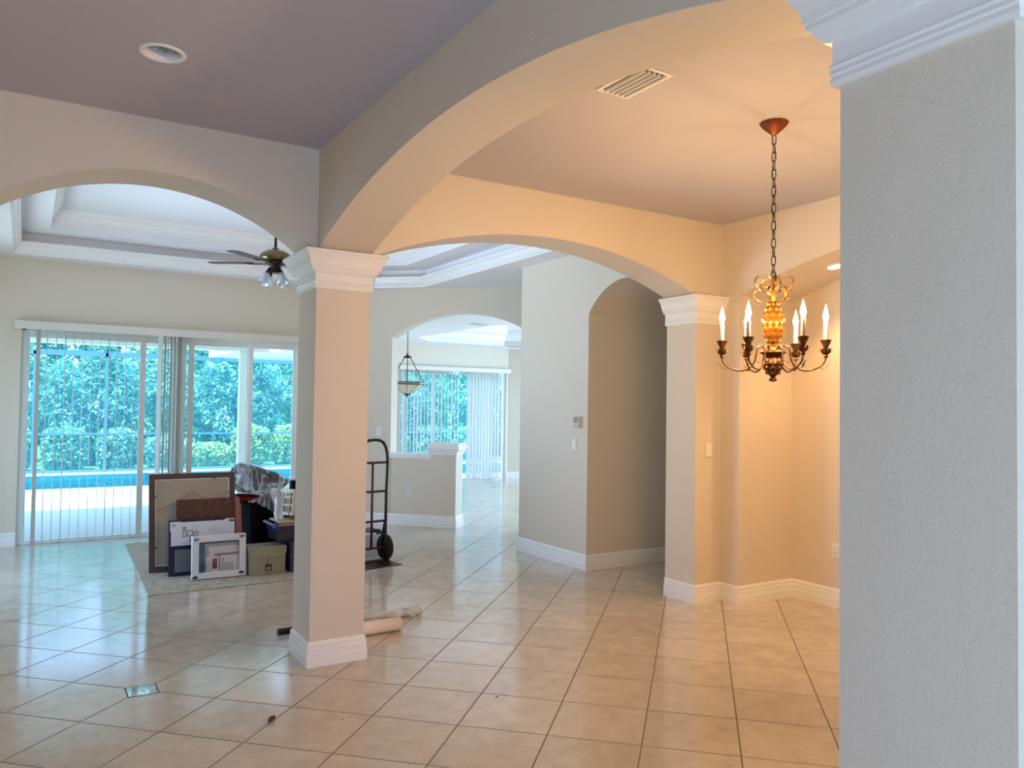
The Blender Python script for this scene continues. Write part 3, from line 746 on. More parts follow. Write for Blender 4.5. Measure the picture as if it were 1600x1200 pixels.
mb.add(vs, [(q * n + i, q * n + (i + 1) % n, ((q + 1) % 4) * n + (i + 1) % n, ((q + 1) % 4) * n + i) for q in range(4) for i in range(n)]); band = mb.build('band', M['bronze'], pl_)
mb = MB()
A = octr(.2635, .204)
for i in range(n):
    p0, p1 = Vector(A[i]), Vector(A[(i + 1) % n]); u = (p1 - p0).normalized(); nn = Vector((u.y, -u.x, 0))
    for t in [(j + .5) / 7 for j in range(7)]:
        c = p0.lerp(p1, t)
        mb.add([tuple(c + u * dx + nn * .001 + Vector((0, 0, dz))) for dx, dz in ((-.009, -.009), (.009, -.009), (.009, .009), (-.009, .009))] , [(0, 1, 2, 3)])
mb.build('glass_chip', mat('cream_glass_chip', (.7, .66, .52), .3), band)
mb = MB(); vs = octr(.255, .19) + octr(.045, .045); mb.add(vs, [(i, (i + 1) % n, n + (i + 1) % n, n + i) for i in range(n)])
mb.build('glass_shade', glassmat('art_glass', (.9, .85, .75), .06, .2, diff=.72, dcol=(.86, .80, .66)), pl_)
mb = MB()
for i in range(n): mb.tube([octr(.256, .19)[i], octr(.046, .045)[i]], .0035, 6)
mb.build('lead_came', M['bronze'], pl_)
mb = MB(); mb.lathe([(.0, .052), (.05, .05), (.048, .04), (.025, .03), (.010, .018), (.013, .008), (.006, .0), (0, -.003)], 20); mb.build('finial', M['bronze'], pl_)

# ================================================================== HAND TRUCK
ht = thing('hand_truck', 'black and red two-wheeled hand truck standing right of the column', 'hand truck', (3.02, 7.47, 0), (0, 0, rad(10)))
mb = MB()
half = [(.165, .045, .02), (.165, .05, .3), (.168, .052, .7), (.174, .05, .98), (.172, .045, 1.03), (.162, .04, 1.11), (.140, .035, 1.175), (.105, .03, 1.222), (.06, .03, 1.243), (0, .03, 1.247)]
path = half + [(-x, y, z) for x, y, z in half[-2::-1]]
mb.tube(path, .0155, 12); mb.build('frame_tube', M['black'], ht)
for z in (1.015, .722, .42, .15):
    mb = MB(); mb.tube([(-.168, .05, z), (-.08, .05, z), (.08, .05, z), (.168, .05, z)], .0125, 10); mb.build('crossbar', M['redpaint'], ht)
mb = MB(); mb.tube([(0, .05, 1.015), (0, .05, .15)], .0125, 10); mb.build('center_bar', M['redpaint'], ht)
mb = MB(); mb.prism([(-.20, 0), (-.19, .007), (.045, .010), (.06, .03), (.066, .03), (.05, .003)], lambda a, b, t: (t, a, b), -.215, .215); mb.build('toe_plate', M['steel'], ht)
mb = MB(); mb.tube([(-.24, .125, .135), (.24, .125, .135)], .009, 10); mb.build('axle', M['steel'], ht)
for sx in (-1, 1):
    mb = MB(); mb.tube([(sx * .166, .05, .50), (sx * .163, .075, .36), (sx * .16, .125, .135)], [.008, .012, .016], 8); mb.build('wheel_bracket', M['black'], ht)
    mb = MB()
    q = [(sx * .155, .125 + .155 * cos(t), .135 + .155 * sin(t)) for t in [rad(60 + 12 * i) for i in range(12)]]
    mb.ribbon(q, .035, .003, (1, 0, 0)); mb.build('fender', M['black'], ht)
    T = Matrix.Translation((sx * .212, .125, .135)) @ Matrix.Rotation(pi / 2, 4, 'Y')
    mb = MB(); mb.T = T; mb.lathe([(.08, -.022), (.105, -.028), (.127, -.022), (.135, -.009), (.135, .009), (.127, .022), (.105, .028), (.08, .022), (.08, -.022)], 40); mb.f = [f_ for f_ in mb.f if len(f_) == 4]; mb.sm = [True] * len(mb.f); mb.mi = [0] * len(mb.f); w = mb.build('tire', M['rubber'], ht)
    mb = MB(); mb.T = T; mb.lathe([(.0, -.024), (.025, -.026), (.03, -.012), (.082, -.01), (.082, .01), (.03, .012), (.025, .026), (.0, .024)], 28); mb.build('hub', M['steel'], w)

# ================================================================== CLEAR BIN behind the hand truck
cb = thing('storage_bin', 'clear plastic bin of blue things behind the hand truck', 'storage bin', (3.13, 8.02, 0), (0, 0, rad(8)))
def shell(mb, bot, top, t=.004):
    x0, x1, y0, y1, z0 = bot; X0_, X1_, Y0_, Y1_, z1 = top
    o = [(x0, y0, z0), (x1, y0, z0), (x1, y1, z0), (x0, y1, z0), (X0_, Y0_, z1), (X1_, Y0_, z1), (X1_, Y1_, z1), (X0_, Y1_, z1)]
    i = [(x0 + t, y0 + t, z0 + t), (x1 - t, y0 + t, z0 + t), (x1 - t, y1 - t, z0 + t), (x0 + t, y1 - t, z0 + t), (X0_ + t, Y0_ + t, z1), (X1_ - t, Y0_ + t, z1), (X1_ - t, Y1_ - t, z1), (X0_ + t, Y1_ - t, z1)]
    fs = [(3, 2, 1, 0), (0, 1, 5, 4), (1, 2, 6, 5), (2, 3, 7, 6), (3, 0, 4, 7), (8, 9, 10, 11), (8, 12, 13, 9), (9, 13, 14, 10), (10, 14, 15, 11), (11, 15, 12, 8), (4, 5, 13, 12), (5, 6, 14, 13), (6, 7, 15, 14), (7, 4, 12, 15)]
    mb.add(o + i, fs)
mb = MB(); shell(mb, (-.17, .17, -.14, .14, 0.001), (-.195, .195, -.16, .16, .245)); mb.build('tub', glassmat('milky_plastic', (.93, .96, 1), .08, .2, diff=.40, dcol=(.88, .93, 1)), cb)
mb = MB(); mb.sweep([(0, .235), (.014, .235), (.014, .25), (0, .25)], [(-.195, -.16), (.195, -.16), (.195, .16), (-.195, .16)], True); mb.build('rim', M['trim'], cb)
bl = mat('blue_packets', (.30, .55, .90), .5); 
it = thing('packet_bundle', 'pale blue packets packed inside the clear bin', 'packets', (3.13, 8.02, .008), (0, 0, rad(8)), kind='stuff')
mb = MB(); random.seed(11)
for k in range(8):
    x = -.14 + .037 * k; mb.box(x, x + .03, -.12, .12, 0, random.uniform(.15, .215))
mb.build('packet', bl, it, .004)
kt = thing('cable_tangle', 'black cable looped over the top of the clear bin', 'cable', (3.13, 8.0, .225), (0, 0, rad(8)))
mb = MB(); mb.tube([(.16 * cos(t * 2.1) * (.6 + .4 * sin(t)), .08 * sin(t * 1.7) - .05, .032 + .02 * sin(t * 3.3)) for t in [i * .16 for i in range(34)]], .006, 8); mb.build('cord', M['black'], kt)
mb = MB(); mb.box(.05, .13, -.10, -.06, .012, .05); mb.build('plug', M['black'], kt, .006)

# ================================================================== RUG and the pile on it
def rugmat():
    m, nt, b, out = newmat('rug_weave'); L = nt.links.new
    tc = nd(nt, 'ShaderNodeTexCoord'); n = nd(nt, 'ShaderNodeTexNoise'); n.inputs['Scale'].default_value = 16; n.inputs['Detail'].default_value = 6; n.inputs['Distortion'].default_value = .3; L(tc.outputs['Object'], n.inputs['Vector'])
    r = nd(nt, 'ShaderNodeValToRGB'); e = r.color_ramp.elements; e[0].position = .34; e[0].color = (.38, .34, .27, 1); e[1].position = .66; e[1].color = (.62, .53, .38, 1); k = e.new(.5); k.color = (.52, .46, .35, 1); L(n.outputs['Fac'], r.inputs[0])
    w = nd(nt, 'ShaderNodeTexWave'); w.inputs['Scale'].default_value = 40; w.inputs['Distortion'].default_value = 2; L(tc.outputs['Object'], w.inputs['Vector'])
    mx = nd(nt, 'ShaderNodeMix', data_type='RGBA', blend_type='MULTIPLY'); mx.inputs[0].default_value = .25; L(r.outputs[0], mx.inputs[6]); L(w.outputs['Color'], mx.inputs[7]); L(mx.outputs[2], b.inputs['Base Color'])
    b.inputs['Roughness'].default_value = .95; bp = nd(nt, 'ShaderNodeBump'); bp.inputs['Strength'].default_value = .5; bp.inputs['Distance'].default_value = .004; L(w.outputs['Fac'], bp.inputs['Height']); L(bp.outputs[0], b.inputs['Normal'])
    return m
mb = MB(); mb.prism([(0, 0), (1.72, .055), (1.80, 2.72), (.085, 2.69)], lambda a, b, t: (a, b, t), 0.0005, .009)
rug = mb.build('area_rug', rugmat(), None, .003); rug.location = (.907, 7.10, 0); tag(rug, 'worn beige area rug on the tiles under the pile of boxes', 'rug')
ZR = .009
def lean(name, label, cat, x, y, a, t, rz=0):
    return thing(name, label, cat, (x, y, ZR + t * sin(a) + .0008), (-a, 0, rz))
def framebars(mb, w, h, b, t0, t1):
    q = [(0, 0), (w, 0), (w, h), (0, h)]; i = [(b, b), (w - b, b), (w - b, h - b), (b, h - b)]
    vs = [(x, t0, z) for x, z in q] + [(x, t0, z) for x, z in i] + [(x, t1, z) for x, z in q] + [(x, t1, z) for x, z in i]
    fs = []
    for k in range(4):
        j = (k + 1) % 4
        fs += [(k, j, 4 + j, 4 + k), (8 + k, 12 + k, 12 + j, 8 + j), (k, 8 + k, 8 + j, j), (4 + k, 4 + j, 12 + j, 12 + k)]
    mb.add(vs, fs)
# big picture frame, back towards us
W, Hh, t_ = .785, .915, .03
fr_ = lean('picture_frame', 'large brown picture frame leaning with its beige back showing', 'picture frame', 1.018, 7.985, rad(11), t_)
mb = MB(); framebars(mb, W, Hh, .052, 0, t_); mb.build('frame', M['wood'], fr_, .004)
mb = MB(); mb.box(.05, W - .05, .012, .02, .05, Hh - .05); mb.build('backing_board', mat('kraft_backing', (.40, .32, .24), .8, var=.06), fr_)
mb = MB(); framebars(mb, W - .104, Hh - .104, .010, .009, .0118); 
mb.v = [(x + .052, y, z + .052) for x, y, z in mb.v]; mb.build('paper_edge', mat('pale_paper', (.68, .66, .62), .7), fr_)
mb = MB(); wx = [(.055, .56), (.15, .595), (.25, .64), (.33, .70), (.385, .735), (.44, .70), (.52, .64), (.62, .595), (.73, .56)]
mb.tube([(x, .004, z) for x, z in wx], .0016, 6); mb.build('hanging_wire', M['steel'], fr_)
for x, z in ((.052, .70), (.052, .225), (.59, Hh - .055), (W - .052, .715)):
    mb = MB(); mb.box(x - .014, x + .014, -.002, .009, z - .006, z + .006); mb.build('turn_button', M['black'], fr_)
# brown board
def burl():
    m, nt, b, out = newmat('burl_wood'); L = nt.links.new
    tc = nd(nt, 'ShaderNodeTexCoord'); n = nd(nt, 'ShaderNodeTexNoise'); n.inputs['Scale'].default_value = 14; n.inputs['Detail'].default_value = 5; n.inputs['Distortion'].default_value = 2; L(tc.outputs['Object'], n.inputs['Vector'])
    r = nd(nt, 'ShaderNodeValToRGB'); e = r.color_ramp.elements; e[0].position = .35; e[0].color = (.065, .02, .013, 1); e[1].position = .6; e[1].color = (.13, .045, .028, 1); L(n.outputs['Fac'], r.inputs[0]); L(r.outputs[0], b.inputs['Base Color']); b.inputs['Roughness'].default_value = .55; b.inputs['Specular IOR Level'].default_value = .3
    return m
bd = lean('wood_panel', 'reddish brown figured wood board between the big frame and navy frame', 'board', 1.243, 7.90, rad(8.5), .016)
mb = MB(); mb.box(0, .53, 0, .016, 0, .672); mb.build('panel', burl(), bd, .002)
mb = MB(); mb.tube([(.40 + .012 * k, -.003, .60 - .004 * k + (.010 * (k - 4) if k > 4 else 0)) for k in range(11)], .0018, 6); mb.box(.018, .026, -.003, 0, .59, .60); mb.build('hanging_cord', M['black'], bd)
# navy collage frame with white packaging card
navy = mat('navy_lacquer', (.007, .006, .026), .45, spec=.3)
nf = lean('collage_frame', 'dark navy collage frame in white cardboard wrap behind the white box frame', 'picture frame', 1.152, 7.745, rad(7), .045)
mb = MB(); framebars(mb, .59, .50, .022, 0, .045); mb.box(.022, .568, .012, .044, .02, .48); mb.box(.022, .568, 0, .012, .235, .262); mb.build('frame', navy, nf, .002)
mb = MB(); mb.box(.052, .30, .004, .0115, .03, .232); mb.build('picture_panel', mat('grey_panel', (.16, .145, .16), .5), nf)
mb = MB(); pts = [(.018, .268), (.018, .40), (.010, .405), (.010, .487), (.095, .487), (.11, .480), (.485, .480), (.50, .492), (.580, .492), (.580, .268)]
mb.prism(pts, lambda a, b, t: (a, t, b), -.003, -.001); card = mb.build('package_card', mat('card_white', (.66, .69, .76), .5), nf)
ink = mat('print_ink', (.03, .03, .07), .5); inkg = mat('print_grey', (.36, .37, .42), .5)
def outline(mb, x0, x1, z0, z1, t, y0=-.0038, y1=-.0028):
    mb.box(x0, x1, y0, y1, z0, z0 + t); mb.box(x0, x1, y0, y1, z1 - t, z1); mb.box(x0, x0 + t, y0, y1, z0, z1); mb.box(x1 - t, x1, y0, y1, z0, z1)
mb = MB(); outline(mb, .117, .146, .408, .438, .007); outline(mb, .115, .149, .344, .401, .006); outline(mb, .158, .207, .348, .402, .006); outline(mb, .215, .250, .345, .390, .006); outline(mb, .18, .215, .295, .335, .006)
mb.build('printed_icon', ink, card)
mb = MB(); mb.box(.025, .055, -.0038, -.0028, .44, .468)
mb.tube([(.222 + .022 * cos(a_), -.0034, .432 + .011 * sin(a_)) for a_ in [2 * pi * i / 20 for i in range(20)]], .0015, 5, closed=True)
for k in range(3): mb.box(.33 + .012 * k, .475 - .01 * k, -.0038, -.0028, .405 - .013 * k, .409 - .013 * k)
mb.build('printed_text', inkg, card)
mb = MB(); mb.box(.53, .577, -.0042, -.0028, .462, .482); mb.build('dark_label', ink, card)
# white shadow box full of papers
wb = lean('shadow_box', 'white shadow box frame filled with papers in front of the pile', 'box frame', 1.308, 7.488, rad(4), .075)
wpm = mat('white_lacquer', (.66, .69, .77), .4)
mb = MB(); framebars(mb, .468, .385, .058, 0, .016); mb.build('frame', wpm, wb, .004)
mb = MB(); framebars(mb, .462, .379, .012, .017, .072); mb.v = [(x + .003, y, z + .003) for x, y, z in mb.v]; mb.build('box_side', wpm, wb)
mb = MB(); mb.box(.015, .453, .06, .0725, .015, .37); mb.build('teal_backing', mat('teal_card', (.01, .10, .18), .6), wb)
for (x0_, x1_, z0_, z1_, y, c) in ((.118, .452, .02, .305, .052, (.30, .40, .48)), (.150, .452, .02, .280, .046, (.62, .62, .68)), (.20, .452, .02, .215, .040, (.22, .21, .23)), (.128, .235, .02, .19, .034, (.66, .66, .68)), (.247, .452, .02, .195, .034, (.64, .64, .66))):
    mb = MB(); mb.box(x0_, x1_, y, y + .0015, z0_, z1_); pp = mb.build('paper_sheet', mat('paper', c, .7), wb)
    if y == .034:
        mb = MB(); 
        if x0_ < .2:
            mb.box(.178, .222, y - .001, y - .0002, .08, .172); mb.build('red_picture', mat('red_print', (.16, .03, .05), .5, var=.9, vscale=80), pp)
            mb = MB()
            for q in range(4): mb.box(.122 + .012 * q, .126 + .012 * q, y - .001, y - .0002, .05, .15)
        else:
            mb.box(.262, .282, y - .001, y - .0002, .14, .172); mb.box(.312, .328, y - .001, y - .0002, .158, .170)
            for q in range(8): mb.box(.255 + .014 * q, .262 + .014 * q, y - .001, y - .0002, .05, .13)
        mb.build('printed_text', mat('faint_ink', (.30, .28, .36), .6), pp)
mb = MB(); mb.box(.05, .418, .014, .0165, .05, .335); mb.build('glazing', M['picture_glass'], wb)
for x, z, c in ((.005, .008, 0), (.405, .020, 0), (.012, .345, 1), (.41, .352, 1)):
    mb = MB(); mb.box(x, x + .045, -.004, .012, z, z + .02); mb.prism([(x + .008, z + (.02 if not c else 0)), (x + .037, z + (.02 if not c else 0)), (x + .022, z + (.030 if not c else -.010))], lambda a, b, t: (a, t, b), -.003, .01)
    mb.build('corner_clip', mat('clip_blue', (.02, .03, .10), .4) if not c else mat('clip_grey', (.16, .16, .19), .4), wb)
# sage file box
sage = mat('sage_box', (.29, .29, .205), .6, var=.05)
sg = thing('file_box', 'sage green lidded file box with a metal label holder', 'file box', (1.805, 7.445, ZR + .001), (0, 0, rad(5)))
mb = MB(); mb.box(0, .335, .006, .245, 0, .235); mb.build('body', sage, sg, .004)
mb = MB(); mb.box(-.006, .341, 0, .252, .235, .252)
mb.prism([(-.006, .24), (-.006, .185), (.03, .158), (.31, .158), (.341, .185), (.341, .24)], lambda a, b, t: (a, t, b), 0, .005)
mb.frustum((-.006, -.001, 0, .25, .19), (-.006, -.001, 0, .25, .24)); mb.frustum((.336, .341, 0, .25, .19), (.336, .341, 0, .25, .24)); mb.build('lid', sage, sg, .002)
mb = MB(); outline(mb, .145, .20, .03, .088, .004, -.002, .006); mb.box(.150, .195, .003, .0055, .07, .084); mb.build('label_holder', M['steel'], sg)
mb = MB(); mb.tube([(.165, .003, .165), (.164, -.002, .13), (.163, .003, .09)], .0016, 6); mb.build('tie_cord', M['steel'], sg)
# orange bin + black crate behind
org = mat('orange_red_plastic', (.19, .016, .003), .5, spec=.15)
ob = thing('tall_bin', 'orange-red plastic bin under the clear plastic bag', 'bin', (2.10, 8.36, ZR + .001), (0, 0, rad(2)))
mb = MB(); shell(mb, (-.19, .19, -.15, .15, 0), (-.235, .235, -.18, .18, .63), .005); mb.build('tub', org, ob)
mb = MB(); mb.sweep([(0, .61), (.02, .61), (.02, .64), (0, .64)], [(-.232, -.178), (.232, -.178), (.232, .178), (-.232, .178)], True); mb.build('rim', org, ob, .004)
blk = mat('black_plastic', (.004, .004, .005), .7, spec=.06)
bc = thing('storage_crate', 'black ribbed plastic crate standing behind the sage file box', 'crate', (2.075, 7.985, ZR + .001), (0, 0, rad(3)))
mb = MB(); shell(mb, (-.165, .165, -.13, .13, 0), (-.2, .2, -.15, .15, .60), .005); mb.build('tub', blk, bc)
mb = MB()
for z in (.42, .45, .48, .51): mb.box(-.11, .13, -.152 + .0, -.13, z, z + .006)
mb.build('rib', blk, bc)
mb = MB(); mb.sweep([(0, .58), (.014, .58), (.014, .602), (0, .602)], [(-.199, -.149), (.199, -.149), (.199, .149), (-.199, .149)], True); mb.build('rim', blk, bc, .003)
# plastic bag of dark clothes on top
def blob(mb, nx, ny, fn, smooth=True):
    vs = [fn(i / nx, j / ny) for j in range(ny + 1) for i in range(nx + 1)]
    fs = [(j * (nx + 1) + i, j * (nx + 1) + i + 1, (j + 1) * (nx + 1) + i + 1, (j + 1) * (nx + 1) + i) for j in range(ny) for i in range(nx)]
    mb.add(vs, fs, smooth)
bag = thing('plastic_bag', 'clear plastic bag stuffed with dark clothing on top of the bin', 'plastic bag', (2.09, 8.33, ZR + .625))
def bagf(infl, sd, amp):
    def g(u, v):
        th = 2 * pi * u; ph = pi * (v - .5)
        c = max(0, cos(ph)) ** .6; sx, sy = .305 + infl, .20 + infl
        x = sx * c * cos(th); y = sy * c * sin(th); zz = .15 + (.135 + infl * .6) * (abs(sin(ph)) ** .8) * (1 if ph > 0 else -1)
        zz = max(zz, .0 - infl * 0)
        zz += (-.055 * (x / .33) - .02 * sin(9 * x)) if ph > 0 else 0
        nn = mnoise.noise(Vector((x * 7 + sd, y * 7, zz * 9))) * amp + mnoise.noise(Vector((x * 19, y * 19 + sd, zz * 24))) * amp * .5
        k = 1 + nn * 1.9
        return (x * k, y * k, max(.004 if infl else .012, .02 + zz * (1 + nn)))
    return g
mb = MB(); blob(mb, 56, 30, bagf(-.015, 3.1, .06)); mb.build('dark_clothing', mat('dark_cloth', (.012, .014, .022), .9, var=.5, vscale=12), bag)
mb = MB(); blob(mb, 80, 44, bagf(.012, 8.4, .10))
# loose film draping over the crate front, pinched to a knot
def drape(u, v):
    a_ = min(1, v / .4); a_ = a_ * a_ * (3 - 2 * a_)
    pin = 1 - .6 * math.exp(-((v - .5) / .2) ** 2)
    x = -.03 + (-.22 + .42 * u) * pin + .04 * max(0, v - .5) * (1 + u)
    n_ = mnoise.noise(Vector((x * 16, v * 5, 2.3)))
    return (x, -.17 - .355 * a_ + .02 * n_ * a_, (.17 - .10 * a_ if v < .4 else .07 - (.06 + .42 * u * u) * (v - .4) / .6) + .02 * n_)
blob(mb, 40, 22, drape); mb.build('film', M['film'], bag)
# drawers, tote, folders, basket, cloth
dr = thing('drawer_unit', 'clear plastic drawer unit standing low beside the sage file box', 'drawer unit', (2.295, 7.61, ZR + .001), (0, 0, rad(3)))
mb = MB(); shell(mb, (-.13, .17, -.17, .17, 0), (-.13, .17, -.17, .17, .285), .004); mb.box(-.135, .175, -.175, .175, .282, .29); mb.build('cabinet', glassmat('smoky_plastic', (.5, .55, .7), .1, .1, diff=.35, dcol=(.10, .12, .22)), dr)
for z in (.02, .15):
    mb = MB(); mb.box(-.122, .162, -.173, .14, z, z + .115); dd = mb.build('drawer', mat('drawer_navy', (.03, .035, .08), .3), dr, .003)
    mb = MB(); mb.box(-.01, .05, -.186, -.17, z + .06, z + .078); mb.build('pull', M['clear'], dd)
tt = thing('storage_tote', 'dark blue translucent tote sitting on the clear drawer unit', 'storage tote', (2.21, 7.62, ZR + .2955), (0, 0, rad(3)))
mb = MB(); shell(mb, (-.155, .2, -.14, .14, 0), (-.19, .235, -.165, .165, .16), .005); mb.build('tub', mat('navy_plastic', (.018, .024, .045), .35), tt)
mb = MB(); mb.sweep([(0, .145), (.015, .145), (.015, .163), (0, .163)], [(-.189, -.164), (.234, -.164), (.234, .164), (-.189, .164)], True); mb.build('rim', mat('grey_blue_plastic', (.25, .28, .36), .4), tt, .003)
mb = MB(); mb.box(-.215, -.17, -.185, -.13, .125, .172); mb.build('clasp', mat('royal_blue', (.02, .03, .28), .35), tt, .01)
zt = ZR + .2955 + .1645
for k, (c, dx, rz) in enumerate((((.42, .22, .10), .01, 4), ((.50, .36, .20), -.005, 1), ((.55, .42, .26), .0, 6))):
    f_ = MB(); f_.prism([(-.15, -.17), (.2, -.17), (.2, .15), (-.15, .15)], lambda a, b, t: (a, b, t), 0, .006); f_.prism([(-.15, .15), (-.05, .15), (-.06, .165), (-.14, .165)], lambda a, b, t: (a, b, t), .004, .006)
    o = f_.build('manila_folder', mat('manila', c, .7), None, .001); o.location = (2.21 + dx, 7.61, zt + .0075 * k); o.rotation_euler = (0, 0, rad(rz))
    tag(o, ['orange-brown folder lowest in the small stack on the blue tote', 'tan folder in the middle of the stack on the blue tote', 'beige folder topmost on the dark blue tote'][k], 'folder', 'folders on the blue tote')
bk = thing('laundry_basket', 'white slotted plastic basket tipped up on the folders', 'basket', (2.305, 7.63, zt + .044), (rad(-4), rad(6), rad(8)))
whp = mat('white_plastic', (.62, .58, .48), .45)
mb = MB()
for z0_, z1_ in ((0, .03), (.09, .105), (.165, .18), (.215, .25)): mb.sweep([(0, z0_), (.012, z0_), (.012, z1_), (0, z1_)], [(-.13, -.13), (.16, -.13), (.16, .15), (-.13, .15)], True)
for i in range(5):
    for x, y in ((-.13 + .29 * i / 4, -.137), (-.13 + .29 * i / 4, .157), (-.137, -.13 + .28 * i / 4), (.167, -.13 + .28 * i / 4)): mb.box(x - .009, x + .009, y - .005, y + .005, 0, .25)
mb.box(-.13, .16, -.13, .15, 0, .008); mb.build('basket_wall', whp, bk)
cl = thing('white_cloth', 'crumpled white cloth hanging over the side of the basket', 'cloth', (2.09, 7.60, zt + .024))
mb = MB()
def cloth(u, v):
    w_ = .62 + .4 * math.exp(-((v - .15) / .25) ** 2)
    n_ = mnoise.noise(Vector((u * 5, v * 6, 1))); n2_ = mnoise.noise(Vector((v * 5, 3.3, .5)))
    x = -.03 + .12 * (u - .5) * w_ + .03 * v + .022 * n2_ + .01 * n_
    return (x, -.05 + .014 * sin(13 * u + 1.5 * v) + .024 * n_, max(.004, .285 + .02 * sin(4 * u) * (1 - v) - .27 * v + .03 * n_ * v))
blob(mb, 18, 26, cloth)
o = mb.build('fabric', mat('white_fabric', (.62, .68, .80), .8), cl); sm = o.modifiers.new('thick', 'SOLIDIFY'); sm.thickness = .003
kb = thing('black_box', 'black box with a white edge behind the white basket', 'box', (2.66, 8.86, ZR + .001), (0, 0, rad(-12)))
mb = MB(); mb.box(-.09, .2, -.15, .15, 0, .74); mb.build('body', blk, kb, .004)
mb = MB(); mb.box(-.095, .205, -.155, .155, .74, .765); mb.build('lid', mat('white_lid', (.7, .72, .74), .4), kb, .004)

# ================================================================== things on the floor by the column
rl = thing('paper_roll', 'pinkish white paper roll lying on the floor right behind the column', 'paper roll', (2.03, 5.205, .0475), (0, 0, rad(1.5)))
mb = MB(); mb.T = Matrix.Rotation(pi / 2, 4, 'Y'); mb.lathe([(.030, -.30), (.047, -.30), (.047, .285), (.030, .285), (.030, -.30)], 32); mb.f = [q for q in mb.f if len(q) == 4]; mb.sm = [True] * len(mb.f); mb.mi = [0] * len(mb.f)
mb.build('paper', mat('pink_paper', (.80, .70, .68), .5), rl)
mb = MB(); mb.tube([(-.30, -.01, .047), (0, -.012, .048), (.285, -.01, .047)], .0015, 6); mb.build('paper_edge', M['plate'], rl)
rd = thing('wrapped_rod', 'black rod in a crumpled clear plastic sleeve behind the column base', 'rod', (2.0, 5.515, 0), (0, 0, rad(1)))
mb = MB(); mb.tube([(-.47, 0, .022), (0, 0, .022), (.42, 0, .022)], .0215, 16); mb.build('rod', M['black'], rd)
mb = MB()
def sleeve(u, v):
    th = 2 * pi * u; x = .0 + .52 * v; rr_ = .030 + .012 * mnoise.noise(Vector((x * 14, cos(th) * 2, sin(th) * 2)))
    return (x, rr_ * cos(th) * 1.3, max(.002, .03 + rr_ * sin(th)))
blob(mb, 18, 40, sleeve)
def tuft(u, v):
    th = 2 * pi * u; ph = pi * (v - .5); k_ = 1 + .75 * mnoise.noise(Vector((cos(th) * cos(ph) * 3.2, sin(th) * cos(ph) * 3.2, sin(ph) * 3.2)))
    return (.54 + .075 * cos(ph) * cos(th) * k_, .05 * cos(ph) * sin(th) * k_, max(.002, .035 + .035 * sin(ph) * k_))
blob(mb, 28, 18, tuft)
mb.build('plastic_sleeve', glassmat('sleeve_film', (.95, .95, .93), .12, .2, diff=.5, dcol=(.88, .86, .84)), rd)
mb = MB()
def sheet(u, v):
    return (-.62 + .34 * u, -.12 + .18 * v, .003 + .008 * abs(mnoise.noise(Vector((u * 5, v * 4, 3)))))
blob(mb, 16, 10, sheet); mb.build('loose_film', glassmat('loose_film', (1, 1, 1), .10, .2, diff=.08, dcol=(.8, .8, .8)), rd)
lf = thing('dry_leaf', 'curled brown dry leaf on the tiles near the camera', 'leaf', (1.10, 4.03, .0015), (0, 0, .6))
mb = MB()
blob(mb, 8, 6, lambda u, v: ((u - .5) * .05, (v - .5) * .026 * sin(pi * min(.98, max(.04, u))) * 1.2, .001 + .016 * (2 * v - 1) ** 2 + .006 * u)); o = mb.build('blade', mat('dry_leaf', (.16, .06, .03), .8), lf); sm = o.modifiers.new('t', 'SOLIDIFY'); sm.thickness = .0008
mb = MB(); mb.tube([(-.025, 0, .002), (-.04, .004, .004)], .0009, 5); mb.build('stem', M['bark'], lf)
mb = MB(); random.seed(5)
for x, y, s_ in ((2.258, 3.761, .012), (1.417, 3.884, .008), (1.374, 4.651, .008), (1.46, 3.90, .006), (.865, 4.081, .005), (2.05, 4.55, .005), (1.95, 4.05, .004), (2.20, 5.0, .005), (1.32, 4.72, .005), (.72, 4.35, .005), (1.55, 3.95, .004), (2.32, 3.76, .005)):
    n_ = 6; vs = [(x + s_ * cos(2 * pi * i / n_) * random.uniform(.6, 1.2), y + s_ * .7 * sin(2 * pi * i / n_) * random.uniform(.6, 1.2), .0004) for i in range(n_)] + [(x, y, .0004 + s_ * .35)]
    mb.add(vs, [(i, (i + 1) % n_, n_) for i in range(n_)] + [tuple(range(n_))[::-1]])
o = mb.build('debris', mat('debris_dark', (.05, .03, .02), .9)); tag(o, 'dark specks of dirt scattered over the tiles', 'debris', kind='stuff')
# mirrored glass inlay square where four tiles meet
def inlay():
    m, nt, b, out = newmat('mosaic_glass'); L = nt.links.new
    tc = nd(nt, 'ShaderNodeTexCoord'); v = nd(nt, 'ShaderNodeTexVoronoi'); v.inputs['Scale'].default_value = 45; L(tc.outputs['Object'], v.inputs['Vector'])
    r = nd(nt, 'ShaderNodeValToRGB'); e = r.color_ramp.elements; e[0].color = (.25, .32, .38, 1); e[1].color = (.75, .80, .82, 1); L(v.outputs['Color'], r.inputs[0]); L(r.outputs[0], b.inputs['Base Color']); b.inputs['Metallic'].default_value = .9; b.inputs['Roughness'].default_value = .05
    return m
ix = thing('floor_inlay', 'small shiny mosaic glass square set between the tiles', 'tile inlay', (.596, 4.814, 0))
mb = MB(); mb.box(-.074, .074, -.074, .074, .0003, .0016); mb.build('mosaic', inlay(), ix)
mb = MB(); mb.sweep([(0, .0002), (.006, .0002), (.006, .0009), (0, .0009)], [(-.075, -.075), (.075, -.075), (.075, .075), (-.075, .075)], True); mb.build('grout', mat('grout', (.14, .11, .09), .9), ix)

